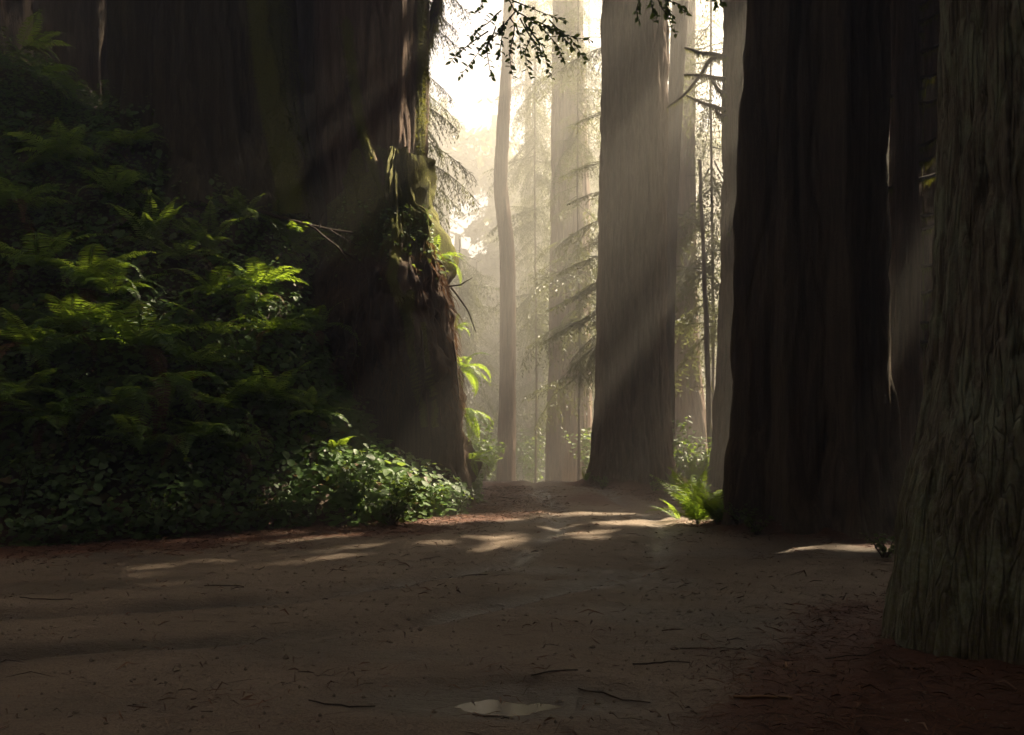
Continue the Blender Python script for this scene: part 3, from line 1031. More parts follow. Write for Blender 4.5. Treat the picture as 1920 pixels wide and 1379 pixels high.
P, N = cover_points(175000, (-12.5, -0.6, 12.4, 24), 8.0, g)
den = n2(P[:, 0], P[:, 2] + 0.5 * P[:, 1], 1.1, 14.0)
ok = den + g.uniform(-0.25, 0.35, len(P)) > -0.17
P, N, den = P[ok], N[ok], den[ok]
toe = sstep(-3.6, -2.8, P[:, 0])
off = g.random(len(P)) ** 1.6 * (0.28 + 0.12 * toe)
P = P + N * off[:, None] + np.array([0, 0, 1.0]) * (off * 0.4)[:, None]
up = np.array([0.05, -0.35, 0.75])
LN = N * 0.45 + up + g.normal(size=P.shape) * 0.33
size = np.where(g.random(len(P)) < 0.14, g.uniform(0.13, 0.2, len(P)), g.uniform(0.05, 0.12, len(P))) * (1 + 0.15 * toe) * np.where(P[:, 2] > 3.4, 0.85, 1.0)
V, F = leaves(P, LN, np.array([0, -0.8, -0.9]), size, g, 0.36)
tint = np.repeat(np.clip(g.normal(0.45, 0.18, len(P)) + 0.15 * toe, 0, 1) * np.where(g.random(len(P)) < 0.04, 0, 1), 6)
tag(obj('ground_cover_leaves', V, F, M['cover'], None, True, {'tint': tint}), 'dense small glossy leaves of ground cover on the bank', 'ground cover', kind='stuff')

# leaves and hanging root hair on the root mass
nrm = np.cross(np.roll(RV, -1, 1) - np.roll(RV, 1, 1), np.gradient(RV, axis=0))
nrm /= np.linalg.norm(nrm, axis=-1)[..., None] + 1e-9
idx = np.nonzero(((RZ > 4.2) & (RZ < 6.0) & (g.random(RZ.shape) < 0.13 * sstep(4.3, 5.4, RZ)) & (np.sin(RT) < 0.5)).ravel())[0]
P = RV.reshape(-1, 3)[idx]
N = nrm.reshape(-1, 3)[idx]
off = g.random(len(P)) * 0.16
P = P + N * off[:, None]
V, F = leaves(P, N * 0.4 + up + g.normal(size=P.shape) * 0.4, np.array([0.2, -0.4, -0.9]), g.uniform(0.05, 0.1, len(P)), g, 0.36)
tag(obj('clinging_leaves', V, F, M['cover'], B_, True, {'tint': np.repeat(g.uniform(0.3, 1, len(P)), 6)}), kind='stuff')

idx = np.nonzero(((RZ > 1.9) & (RZ < 5.4) & (g.random(RZ.shape) < 0.09) & (np.sin(RT) < 0.45)).ravel())[0]
P = RV.reshape(-1, 3)[idx]
N = nrm.reshape(-1, 3)[idx]
Lh = g.uniform(0.12, 0.5, len(P))[:, None]
w = g.uniform(0.003, 0.008, len(P))[:, None]
dn = np.array([0, 0, -1.0]) + N * g.uniform(0.1, 0.5, len(P))[:, None] + g.normal(size=P.shape) * 0.18
sd = np.cross(dn, g.normal(size=P.shape))
sd /= np.linalg.norm(sd, axis=1)[:, None]
mid = P + N * 0.05 + dn * Lh * 0.5
V = np.stack([P - sd * w, P + sd * w, mid + sd * w, mid - sd * w, P + N * 0.03 + dn * Lh + np.array([0, 0, -0.1]) * Lh], 1).reshape(-1, 3)
k = np.arange(len(P))[:, None] * 5
tag(obj('root_hair', V, [k + [0, 1, 2, 3], k + [3, 2, 4]], M['deadfern'], B_, False, {'tint': np.repeat(g.random(len(P)), 5)}), kind='stuff')

# moss tufts hanging on the lit edges
def moss_tufts(name, P, N, parent, g, ln=(0.03, 0.09)):
    n = len(P)
    L = g.uniform(*ln, n)[:, None]
    dv = N * 0.8 + g.normal(size=P.shape) * 0.5 + np.array([0, 0, -0.5])
    sd = np.cross(dv, g.normal(size=P.shape))
    sd /= np.linalg.norm(sd, axis=1)[:, None] + 1e-9
    V = np.stack([P - sd * 0.008, P + sd * 0.008, P + dv * L], 1).reshape(-1, 3)
    return tag(obj(name, V, np.arange(3 * n).reshape(-1, 3), M['moss'], parent, False, {'tint': np.repeat(g.random(n), 3)}), kind='stuff')


for (par, child_i) in ((A_, 0), (B_, 0)):
    me = [c for c in par.children if c.name.startswith('trunk')][0].data
    co = np.zeros(len(me.vertices) * 3, np.float32)
    me.vertices.foreach_get('co', co)
    co = co.reshape(-1, 3)
    ma = np.zeros(len(co), np.float32)
    me.attributes['moss'].data.foreach_get('value', ma)
    nn = np.zeros(len(co) * 3, np.float32)
    me.vertices.foreach_get('normal', nn)
    nn = nn.reshape(-1, 3)
    wt = (ma > 0.35) & (co[:, 2] < 11.5)
    ids = np.nonzero(wt)[0]
    ids = g.choice(ids, min(9000, len(ids)))
    moss_tufts('moss_tuft', co[ids] + g.normal(size=(len(ids), 3)) * 0.015, nn[ids], par, g)
ids = np.nonzero((RMS > 0.45).ravel() & (RZ < 4.4).ravel())[0]
ids = g.choice(ids, min(4500, len(ids)))
moss_tufts('moss_tuft', RV.reshape(-1, 3)[ids], nrm.reshape(-1, 3)[ids], B_, g, (0.04, 0.12))

# ------------------------------------------------------------------ ferns
def frond_mesh(kappa, n, wmax, seed, name='frond', dead=False):
    g = np.random.default_rng(seed)
    s = np.linspace(0, 1, 60)
    ph = 0.35 - kappa * s ** 1.3
    dx, dz = np.cos(ph), np.sin(ph)
    X = np.concatenate([[0], np.cumsum((dx[1:] + dx[:-1]) / 2) / 59])
    Zc = np.concatenate([[0], np.cumsum((dz[1:] + dz[:-1]) / 2) / 59])
    Yc = 0.05 * np.sin(s * 2.6 + seed) * s
    A = Acc()
    cur = np.stack([X, Yc, Zc], -1)
    V, q = tube(cur[::6], 0.0055 * (1 - 0.8 * s[::6]), 3)
    A.add(V, q, 0.2)
    P, E, Ln, Wd, Up = [], [], [], [], []
    for k in range(n):
        u = 0.1 + 0.9 * (k / n) ** 0.95
        c = np.array([np.interp(u, s, cur[:, i]) for i in range(3)])
        a = np.interp(u, s, ph)
        tg = np.array([math.cos(a), 0, math.sin(a)])
        nm = np.array([-math.sin(a), 0, math.cos(a)])
        ln = wmax * (math.sin(math.pi * min(1, (u * 0.86 + 0.2))) ** 0.8 if u < 0.93 else 0.25) * g.uniform(0.88, 1.08)
        for sd in (-1, 1):
            e = np.array([0, sd, 0]) + tg * g.uniform(0.22, 0.42) + nm * g.uniform(-0.28, 0.0 if not dead else 0.1)
            e /= np.linalg.norm(e)
            P.append(c)
            E.append(e)
            Ln.append(ln)
            Up.append(nm + g.normal(size=3) * 0.15)
    P, E, Ln, Up = map(np.array, (P, E, Ln, Up))
    w = np.cross(Up, E)
    w /= np.linalg.norm(w, axis=1)[:, None]
    wd = 0.5 * 0.9 / n * 0.72
    L3 = Ln[:, None]
    dr = np.array([0, 0, -0.12])
    V = np.stack([P, P + E * L3 * 0.3 + w * wd, P + E * L3 * 0.75 + w * wd * 0.7 + dr * L3 * 0.4, P + E * L3 + dr * L3, P + E * L3 * 0.75 - w * wd * 0.7 + dr * L3 * 0.4, P + E * L3 * 0.3 - w * wd], 1).reshape(-1, 3)
    k = np.arange(len(P))[:, None] * 6
    F = np.concatenate([k + [0, 1, 2, 3], k + [0, 3, 4, 5]])
    A.add(V, F, np.repeat(g.uniform(0.35, 0.65, len(P)), 6))
    V, F, T = A.out()
    return mesh_data(name, V, F, M['deadfern'] if dead else M['fern'], True, {'tint': T})


FR = [frond_mesh(k, 30, w, i + 1) for i, (k, w) in enumerate([(0.9, 0.16), (1.3, 0.15), (1.7, 0.155), (2.2, 0.14), (0.6, 0.16)])]
FRD = [frond_mesh(k, 26, w, i + 31, dead=True) for i, (k, w) in enumerate([(1.9, 0.09), (2.5, 0.08)])]


def fern(label, pos, L, n, seed, face=-90.0, spread=150.0, pitch=(15, 60), group='sword ferns', dead=0, lift=0.02, kinds=(0, 1, 2, 3)):
    """face: compass (degrees, -90 toward the camera) that the fronds lean to, spread on either side"""
    g = np.random.default_rng(seed)
    pos = np.asarray(pos, float) + [0, 0, lift]
    t = thing('fern', label, 'fern', pos, group)
    for k in range(n + dead):
        o = bpy.data.objects.new('frond' if k < n else 'dead_frond', FR[kinds[g.integers(len(kinds))]] if k < n else FRD[g.integers(2)])
        COL.objects.link(o)
        o.parent = t
        u = (k + 0.5) / n * 2 - 1 if k < n else g.uniform(-1, 1)
        yaw = math.radians(face + u * spread + g.uniform(-12, 12))
        pt = math.radians(g.uniform(*pitch)) if k < n else math.radians(g.uniform(-25, 10))
        if k < n and k % 3 == 0:
            pt = pt * 0.6 + math.radians(20)
        s = L * g.uniform(0.75, 1.12)
        o.rotation_euler = (g.uniform(-0.25, 0.25), -pt, yaw)
        o.scale = (s, s * g.uniform(0.95, 1.25), s)
    return t


BF = 'sword ferns on the bank'
FERNS = [
    ('arching fern high on the bank near its far end', 165, 575, 1.15, 9, -60, 90, (10, 45), 2),
    ('fern hanging at the very edge of the bank', 20, 430, 1.1, 8, -70, 100, (-5, 40), 2),
    ('upright fern in mid bank below the broad redwood', 283, 500, 0.85, 7, -90, 120, (25, 75), 0),
    ('upright feathery fern beside another under the fallen branch', 392, 500, 0.85, 7, -90, 120, (25, 75), 0),
    ('bright sunlit fern nearest the fallen branch tip', 548, 488, 0.8, 9, -60, 140, (5, 40), 0),
    ('small bright fern just under the topmost sunlit one', 560, 503, 0.5, 6, -80, 100, (0, 30), 0),
    ('wide bright fern in the centre of the bank', 485, 570, 0.95, 11, -80, 150, (5, 40), 1),
    ('drooping fern lit from behind below the wide bright one', 470, 600, 0.7, 7, -90, 80, (-10, 30), 1),
    ('arching fern beside the root hollow, fronds curling over', 588, 655, 0.95, 9, -70, 120, (15, 50), 2),
    ('largest fern in the middle of the bank with broad fronds', 262, 690, 1.35, 13, -65, 140, (5, 45), 2),
    ('fern with drooping fronds left of the largest fern', 130, 660, 1.1, 9, -80, 100, (-10, 40), 3),
    ('long fronds trailing down under the largest fern', 300, 760, 1.2, 9, -75, 80, (-25, 20), 3),
    ('full green fern low on the bank above the sunny leaves', 500, 790, 1.0, 12, -80, 150, (10, 50), 1),
    ('low spreading fern at the foot of the bank', 375, 862, 0.95, 10, -50, 130, (5, 35), 1),
    ('fern frond tuft catching light on the upper slope by the edge', 40, 350, 0.9, 4, 20, 40, (20, 50), 1),
    ('lone fern leaning out at the top of the bank by the edge', 40, 118, 0.9, 3, -10, 30, (-10, 15), 1),
    ('fern hanging diagonally against the dark trunk on top', 78, 165, 1.1, 3, -20, 20, (-45, -20), 0),
    ('dim fern at the foot of the broad redwood', 235, 305, 0.8, 6, -40, 90, (0, 35), 1),
    ('brownish fern drooping by the root hollow edge', 618, 715, 0.8, 7, -80, 90, (-25, 25), 5),
    ('dark fern on the shaded lower end of the bank', 60, 700, 0.95, 8, -70, 110, (0, 40), 3),
    ('shaded fern near the broad-leaved shrub', 90, 830, 0.9, 8, -70, 110, (0, 40), 2),
    ('small fern low between the spreading fern and the full one', 440, 880, 0.6, 7, -80, 120, (0, 40), 1),
    ('fern half buried in leaves on the mid slope', 400, 660, 0.75, 7, -80, 120, (0, 45), 2),
    ('fern between the two upright ferns, fronds laid flat', 335, 520, 0.8, 8, -80, 140, (0, 40), 1),
    ('fern under the dim one at the foot of the broad redwood', 215, 400, 0.85, 8, -60, 120, (5, 45), 1),
    ('fern on the upper slope below the lone leaning one', 110, 330, 0.9, 8, -50, 110, (0, 45), 1),
    ('fern in the middle of the shaded slope near the edge', 70, 540, 1.0, 9, -60, 120, (0, 45), 2),
    ('fern crowding the arching fern from below', 210, 590, 0.9, 9, -80, 120, (0, 45), 1),
    ('fern just left of the wide bright one', 400, 590, 0.9, 9, -90, 130, (0, 45), 1),
    ('fern at mid slope under the wide bright one', 520, 660, 0.8, 8, -70, 120, (0, 40), 2),
    ('fern with narrow fronds right of the largest fern', 360, 720, 0.95, 9, -70, 120, (-5, 40), 2),
    ('fern between the trailing fronds and the full green one', 410, 800, 0.9, 9, -80, 130, (-5, 40), 1),
    ('fern low on the bank under the trailing fronds', 270, 880, 0.9, 9, -80, 130, (0, 40), 1),
    ('fern low on the bank right of the pale-leaved shrub', 215, 800, 0.95, 9, -80, 130, (-5, 40), 2),
    ('fern over the lit toe beside the root hollow', 575, 810, 0.8, 9, -70, 130, (-5, 40), 2),
    ('fern near the edge above the dark leafy shrub', 30, 790, 1.0, 9, -60, 120, (0, 40), 2),
    ('fern on the slope below the fallen branch middle', 455, 440, 0.75, 7, -80, 130, (0, 45), 0),
    ('small yellowish fern at the lit toe of the bank', 625, 880, 0.55, 7, -70, 120, (0, 40), 1),
]
for k, (lab, px, py, L, n, face, spread, pitch, dead) in enumerate(FERNS):
    p = hit(px, py)
    fern(lab, p, L * 1.25, n + 2, 500 + k, face, spread, pitch, BF, dead, 0.26, (0, 1, 2, 3))
RF = 'ferns on the side of the root mass'
for k, (lab, px, py, Y, L, n, face, spread, pitch) in enumerate([
        ('pale sunlit fern at the top of the root mass', 814, 490, 20.9, 0.95, 7, -10, 70, (-5, 45)),
        ('short bright fern part way down the root mass edge', 848, 622, 20.9, 0.6, 7, -10, 80, (0, 50)),
        ('brightest fern glowing yellow-green on the root mass edge', 864, 690, 20.9, 0.85, 13, -15, 95, (-35, 45)),
        ('fern hanging below the brightest one on the root mass', 874, 770, 20.9, 0.85, 9, -20, 70, (-65, 10)),
        ('low fern at the foot of the root mass by the road', 884, 865, 20.9, 0.6, 7, -10, 90, (-30, 40))]):
    fern(lab, at(px, py, Y), L, n, 700 + k, face, spread, pitch, RF, 1, 0, (1, 2, 3))
GF = 'ferns beside the redwoods past the road'
for k, (lab, px, py, L, n, face, spread, pitch, dead) in enumerate([
        ('brilliant sunlit fern at the foot of the massive dark redwood', 1308, 984, 1.1, 20, -90, 180, (15, 75), 1),
        ('second sunlit fern tucked against the massive dark redwood', 1345, 982, 0.85, 13, -120, 150, (30, 80), 0),
        ('small arching fern frond leaning over the road edge', 1275, 978, 0.6, 4, 170, 50, (20, 50), 0),
        ('shaded green fern behind the sunlit one between trunks', 1300, 915, 1.0, 12, -90, 180, (30, 80), 0),
        ('low fern at the foot of the tall middle redwood', 1262, 912, 0.6, 8, -90, 180, (10, 60), 0),
        ('tiny fern left of the tall middle redwood base', 1098, 903, 0.45, 7, -120, 180, (20, 70), 0),
        ('upright fern against the redwood with bare branches', 1322, 905, 0.95, 9, -100, 180, (40, 85), 0)]):
    fern(lab, hit(px, py), L, n, 800 + k, face, spread, pitch, GF, dead, 0.0, (0, 1, 4))

# ------------------------------------------------------------------ shrubs
def shrub(label, pos, h, w, nst, nl, size, seed, mat='shrub', group='leafy shrubs', name='leafy_shrub', lean=(0, 0, 0), tint=0.5):
    g = np.random.default_rng(seed)
    pos = np.asarray(pos, float)
    t = thing(name, label, 'shrub', pos, group)
    S, P, N = Acc(), [], []
    for k in range(nst):
        a = g.uniform(0, 2 * np.pi)
        tip = pos + np.array([math.cos(a) * w * g.uniform(0.3, 1), math.sin(a) * w * g.uniform(0.3, 1), h * g.uniform(0.5, 1)]) + np.asarray(lean) * h
        C = wander(pos - [0, 0, 0.05], tip, 8, 0.12, seed + k, -0.1)
        V, q = tube(C, np.linspace(0.012, 0.003, 8), 4)
        S.add(V, q)
        for i in range(nl):
            u = g.uniform(0.25, 1)
            P.append([np.interp(u, np.linspace(0, 1, 8), C[:, c]) + g.normal() * 0.06 * w for c in range(3)])
            N.append(np.array([0, -0.25, 1.0]) + g.normal(size=3) * 0.4)
    S.build('stem', M['twig'], t)
    P, N = np.array(P), np.array(N)
    V, F = leaves(P, N, np.array([0, 0, -0.3]), g.uniform(0.6, 1.2, len(P)) * size, g, 0.3)
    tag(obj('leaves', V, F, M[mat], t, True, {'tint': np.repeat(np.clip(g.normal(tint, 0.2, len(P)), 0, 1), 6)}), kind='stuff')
    return t


shrub('broad-leaved shrub with pale leaves low on the shaded end of the bank', hit(135, 850), 0.75, 0.5, 7, 14, 0.17, 1, group='shrubs at the foot of the bank')
shrub('taller broad-leaved sprig beside the pale-leaved shrub', hit(190, 905), 0.9, 0.4, 6, 12, 0.17, 2, group='shrubs at the foot of the bank')
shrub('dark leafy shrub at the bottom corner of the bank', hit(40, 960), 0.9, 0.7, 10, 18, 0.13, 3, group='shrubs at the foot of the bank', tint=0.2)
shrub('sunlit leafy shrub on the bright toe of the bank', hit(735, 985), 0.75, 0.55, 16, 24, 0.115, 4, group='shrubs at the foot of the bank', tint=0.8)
shrub('leafy shrub spilling in front of the root hollow', hit(790, 965), 0.62, 0.5, 12, 20, 0.105, 5, group='shrubs at the foot of the bank', tint=0.5)
shrub('low leafy shrub at the corner of the road by the root mass', hit(850, 965), 0.45, 0.45, 10, 18, 0.09, 6, group='shrubs at the foot of the bank', tint=0.3)
shrub('sunny leafy shrub rising left of the bright toe', hit(668, 970), 0.85, 0.5, 14, 24, 0.11, 7, group='shrubs at the foot of the bank', tint=0.65)
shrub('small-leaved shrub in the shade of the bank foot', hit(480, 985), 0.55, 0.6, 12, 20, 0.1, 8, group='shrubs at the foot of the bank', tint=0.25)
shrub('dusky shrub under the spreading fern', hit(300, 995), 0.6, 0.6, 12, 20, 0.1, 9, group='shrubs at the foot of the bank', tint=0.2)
shrub('green bush behind the ferns between the trunks', at(1275, 880, 29) * [1, 1, 0] + [0, 0, -0.2], 2.2, 0.7, 14, 30, 0.16, 10, group='bushes beyond the road', tint=0.6)
shrub('bright bush against the redwood with bare branches', at(1318, 880, 28) * [1, 1, 0] + [0, 0, -0.1], 1.5, 0.6, 14, 30, 0.14, 11, group='bushes beyond the road', tint=0.9)
for k, (px, py, lab) in enumerate([(1225, 922, 'tiny plant at the right foot of the tall middle redwood'), (1420, 1003, 'tiny plant in the dark at the foot of the massive redwood'), (1385, 985, 'small plant just behind the sunlit fern'),
                                  (1660, 1045, 'low weed at the far end of the sunny streak'), (1130, 915, 'tiny plant in front of the tall middle redwood')]):
    shrub(lab, hit(px, py), 0.35, 0.3, 8, 12, 0.08, 60 + k, group='small plants at the trunk feet', name='small_plant')
for k, (px, Y, h, lab) in enumerate([(905, 36, 1.8, 'hazy bush past the root mass where the road drops'), (1000, 52, 2.6, 'hazy bush between the slender trunk and the big hazy one'),
                                     (925, 50, 2.2, 'hazy bush at the foot of the kinked trunk'), (1115, 42, 2.0, 'hazy bush peeping out behind the tall middle trunk')]):
    x = (px - CX) / FPX * Y
    shrub(lab, (x, Y, float(gz(np.array(x), np.array(Y), False))), h + 1.0, 1.3, 18, 40, 0.2, 40 + k, group='bushes in the haze', tint=0.7)

# ------------------------------------------------------------------ conifers with foliage in the haze
def hemlock(label, px, Y, z0, z1, rad, n, seed, tpl=None, trunk_r=0.07, group='foliage-covered conifers in the haze'):
    tpl = tpl or SOFT
    x = (px - CX) / FPX * Y
    gb = float(gz(np.array(x), np.array(Y), False))
    t = thing('conifer_tree', label, 'tree', (x, Y, gb), group)
    P = np.array([(x, Y, gb - 0.3), (x + 0.05, Y, gb + 6), (x - 0.05, Y, (gb + z1) * 0.6), (x, Y, z1 + 0.5)])
    V, q = tube(P, [trunk_r, trunk_r * 0.8, trunk_r * 0.6, 0.03], 10)
    obj('trunk', V, q, M['darkwood'], t, True, {'moss': np.zeros(len(V)), 'ridge': np.full(len(V), 0.4)})
    g = np.random.default_rng(seed + 900)
    A = Acc()
    for k in range(int(n * 1.6)):
        u = g.random()
        place(A, tpl[g.integers(len(tpl))], (x, Y, z0 + (z1 - z0) * u), g.uniform(0, 6.28), g.uniform(-0.8, 0.3), rad * (1 - 0.3 * u) * g.uniform(0.4, 1.5), g.uniform(-0.7, 0.7), g.uniform(-0.3, 0.3))
    A.build('crown', M['needle'], t, False)
    return t


hemlock('hazy conifer with leafy boughs left of the big hazy redwood', 1004, 51, 6.5, 27, 2.4, 60, 1)
hemlock('hazy conifer draped in front of the big hazy redwood', 1085, 41, 3.5, 20, 2.2, 52, 2)
hemlock('conifer filling the haze right of the tall middle trunk', 1335, 37, 5, 24, 2.3, 56, 3)
hemlock('conifer deep behind the pale hazy redwood', 1290, 55, 2, 30, 3.2, 64, 4)
hemlock('soft pale conifer far behind the kinked trunk', 965, 80, 2, 18, 3.6, 50, 5)
hemlock('pale conifer low in the gap beside the root mass', 862, 50, -1, 10.5, 2.6, 56, 6)
hemlock('faint conifer farthest right in the gap over the rise', 1060, 70, 0, 31, 4.5, 76, 7)
hemlock('pale conifer behind the thinnest hazy trunk', 1005, 63, 0, 28, 3.6, 64, 8)

hemlock('soft conifer blurring the space between the kinked trunk and the root tree', 893, 66, -2, 12, 3.4, 40, 9)
hemlock('soft conifer blurring the space left of the tall middle trunk', 1105, 58, 0, 30, 3.6, 56, 10)

# the drooping one beside the fluted redwood, its boughs are parts
x, Y = at(745, 0, 27)[0], 27.0
t = thing('conifer_tree', 'conifer with long drooping sprays hanging beside the fluted redwood', 'tree', (x, Y, float(gz(np.array(x), np.array(Y), False))), 'foliage-covered conifers in the haze')
V, q = tube([(x, Y, 0), (x, Y, 8), (x, Y, 22)], [0.25, 0.2, 0.08], 12)
obj('trunk', V, q, M['darkwood'], t, True, {'moss': np.zeros(len(V)), 'ridge': np.full(len(V), 0.4)})
g = np.random.default_rng(91)
for k, (py, yaw, pit, L) in enumerate([(-150, -0.3, -0.1, 2.2), (-60, 0.2, -0.1, 2.1), (10, -0.5, -0.1, 1.9), (20, 0.3, -0.05, 1.8), (120, -0.2, -0.2, 1.7), (150, 0.4, -0.1, 1.9), (190, -0.6, -0.1, 2.0),
                                       (250, 0.1, -0.1, 2.2), (290, -0.3, -0.15, 2.4), (310, 0.5, -0.1, 2.0), (-10, -1.0, -0.1, 2.2), (220, -1.1, -0.1, 2.3), (340, -0.8, -0.2, 2.1)]):
    A = Acc()
    place(A, HANG[k % 2], (x, Y, CAMZ + (HY - py) / FPX * Y), yaw, pit, L, 0, g.uniform(-0.2, 0.2))
    A.build('bough', M['needle'], t, False)

# boughs reaching out from behind the middle trunk, parts of a small conifer
x, Y = at(1185, 0, 33.5)[0], 33.5
t = thing('conifer_tree', 'small conifer behind the tall middle trunk, its sprays reaching over the hazy redwood', 'tree', (x, Y, float(gz(np.array(x), np.array(Y), False))), 'foliage-covered conifers in the haze')
V, q = tube([(x, Y, -1), (x, Y, 8), (x, Y, 18)], [0.18, 0.14, 0.05], 10)
obj('trunk', V, q, M['darkwood'], t, True, {'moss': np.zeros(len(V)), 'ridge': np.full(len(V), 0.4)})
for k, (py, yaw, pit, L) in enumerate([(430, 2.6, -0.1, 2.2), (500, 3.6, -0.3, 2.4), (545, 2.7, -0.3, 2.2), (610, 3.0, -0.4, 2.4), (400, 2.9, 0.0, 2.6), (470, 3.3, -0.1, 2.6), (520, 3.0, -0.15, 3.0), (570, 3.2, -0.2, 3.2), (590, 2.8, -0.25, 2.5), (620, 3.4, -0.2, 2.9), (300, 3.1, 0, 2.4), (200, 2.8, 0, 2.2), (350, 3.5, -0.1, 2.4), (80, 3.2, 0, 2.4)]):
    A = Acc()
    place(A, (BOUGH + HANG)[k % 5], (x, Y, CAMZ + (HY - py) / FPX * Y), yaw, pit, L, 0, g.uniform(-0.2, 0.2))
    A.build('bough', M['needle'], t, False)

# far wood that reads as one mass
A = Acc()
g = np.random.default_rng(55)
for k in range(52):
    Y = g.uniform(84, 114)
    px = g.uniform(560, 1560)
    x = (px - CX) / FPX * Y
    zb = -3.5
    gap = 852 < px < 884
    V, q = tube([(x, Y, zb), (x, Y, 14), (x, Y, 20 if gap else 31)], [0.8, 0.6, 0.3], 10)
    A.add(V, q, 0.0)
    top = 19 if gap else 31
    for i in range(34):
        place(A, (TINY + WALL)[g.integers(5)], (x, Y, g.uniform(-2, top)), g.uniform(0, 6.28), g.uniform(-0.6, 0.1), g.uniform(3, 6), 0, g.uniform(-0.3, 0.3))
for k in range(150):
    a = g.uniform(0, 2 * np.pi)
    r_ = g.uniform(44, 74)
    x, y = r_ * math.sin(a), 18 + r_ * math.cos(a)
    if y > 0 and abs(x) < 0.62 * y + 4:
        continue
    zb = float(gz(np.array(x), np.array(y), False))
    for i in range(16):
        place(A, WALL[g.integers(3)], (x, y, zb + (33 - zb) * (i + g.random()) / 16), g.uniform(0, 6.28), g.uniform(-0.4, 0.1), g.uniform(5, 8), 0, g.uniform(-0.3, 0.3))
V, F, T = A.out()
F = F[0]
c = V[F].mean(1)
kp = (c[:, 1] > 86) | keep_mask(c, g)
far = obj('forest', V, F[kp], M['needle'], None, False, {'tint': T})
tag(far, 'distant hazy forest closing off the view', 'forest', kind='stuff')

# ------------------------------------------------------------------ branches
def branch(name, pts, Y, r0, r1, parent, mat='twig', n=5, seed=0, amp=0.05, moss=0, yend=None):
    P = np.array([at(px, py, Y + ((yend or 0) * k / max(1, len(pts) - 1))) for k, (px, py) in enumerate(pts)])
    s = np.linspace(0, len(P) - 1, (len(P) - 1) * n + 1)
    C = np.stack([np.interp(s, np.arange(len(P)), P[:, c]) for c in range(3)], -1)
    if len(C) > 6:
        k = np.array([1, 2, 3, 2, 1]) / 9
        for c in range(3):
            C[2:-2, c] = np.convolve(C[:, c], k, 'valid')
    q = np.stack([s * 1.3 + seed * 7.7, np.zeros_like(s), np.zeros_like(s)], -1)
    C = C + np.stack([noise(q), noise(q + 5.5), noise(q + 9.1)], -1) * amp
    V, f = tube(C, np.linspace(r0, r1, len(C)), 7)
    o = obj(name, V, f, M[mat], parent, True)
    if moss:
        g = np.random.default_rng(seed)
        i = g.integers(0, len(C) - 1, moss)
        u = g.random(moss)[:, None]
        Pm = C[i] * (1 - u) + C[i + 1] * u
        rm = np.linspace(r0, r1, len(C))[i][:, None]
        Nm = g.normal(size=Pm.shape)
        Nm[:, 2] -= 0.4
        Nm /= np.linalg.norm(Nm, axis=1)[:, None]
        ln = (rm * 1.3 + 0.025) * g.uniform(0.4, 2.0, moss)[:, None]
        Pm = Pm + Nm * rm * 0.8
        dv = Nm * 0.4 + np.array([0, 0, -0.9])
        sd = np.cross(dv, g.normal(size=Pm.shape))
        sd /= np.linalg.norm(sd, axis=1)[:, None]
        wv = rm * 0.12 + 0.003
        V = np.stack([Pm - sd * wv, Pm + sd * wv, Pm + dv * ln], 1).reshape(-1, 3)
        tag(obj('hanging_moss', V, np.arange(3 * moss).reshape(-1, 3), M['moss'], o, False, {'tint': np.repeat(g.random(moss), 3)}), kind='stuff')
    return o


branch('limb', [(775, 105), (792, 78), (806, 52), (818, 20), (824, -20), (832, -90)], 21.4, 0.17, 0.09, B_, 'twig', seed=1, moss=900)
for k, pts in enumerate([[(1362, 106), (1330, 110), (1317, 137), (1287, 177), (1250, 203)], [(1362, 108), (1313, 100), (1284, 90)], [(1360, 149), (1320, 143), (1282, 140)],
                         [(1360, 206), (1327, 197), (1287, 180)], [(1360, 220), (1340, 207)], [(1360, 180), (1345, 165), (1335, 150)], [(1402, 385), (1390, 410), (1370, 425), (1366, 440)]]):
    branch('branch', pts, 24.6, 0.06, 0.025, E_, 'twig', seed=20 + k, amp=0.06, moss=260)
for k, pts in enumerate([[(1270, 402), (1307, 413), (1332, 424)], [(1300, 412), (1325, 440), (1354, 454)], [(1268, 425), (1290, 450), (1310, 476)]]):
    branch('branch', pts, 39.6, 0.07, 0.025, P_, 'twig', seed=40 + k, amp=0.08, moss=120)

# thin dead mossy trunk
dt = thing('dead_tree', 'thin dead mossy tree with short twigs between the trunks', 'tree', base_point(1325, 34))
branch('trunk', [(1336, 900), (1330, 800), (1326, 650), (1321, 550), (1316, 400), (1312, 300)], 34, 0.12, 0.05, dt, 'twig', seed=60, amp=0.06, moss=500)
g = np.random.default_rng(61)
for k in range(16):
    py = 330 + k * 26 + g.uniform(-8, 8)
    px0 = np.interp(py, [300, 400, 550, 650, 800], [1312, 1316, 1321, 1326, 1330])
    sgn = 1 if k % 3 else -1
    branch('twig', [(px0, py), (px0 + sgn * g.uniform(12, 34), py + g.uniform(-8, 8))], 34, 0.02, 0.008, dt, 'twig', seed=70 + k, amp=0.04, moss=24)

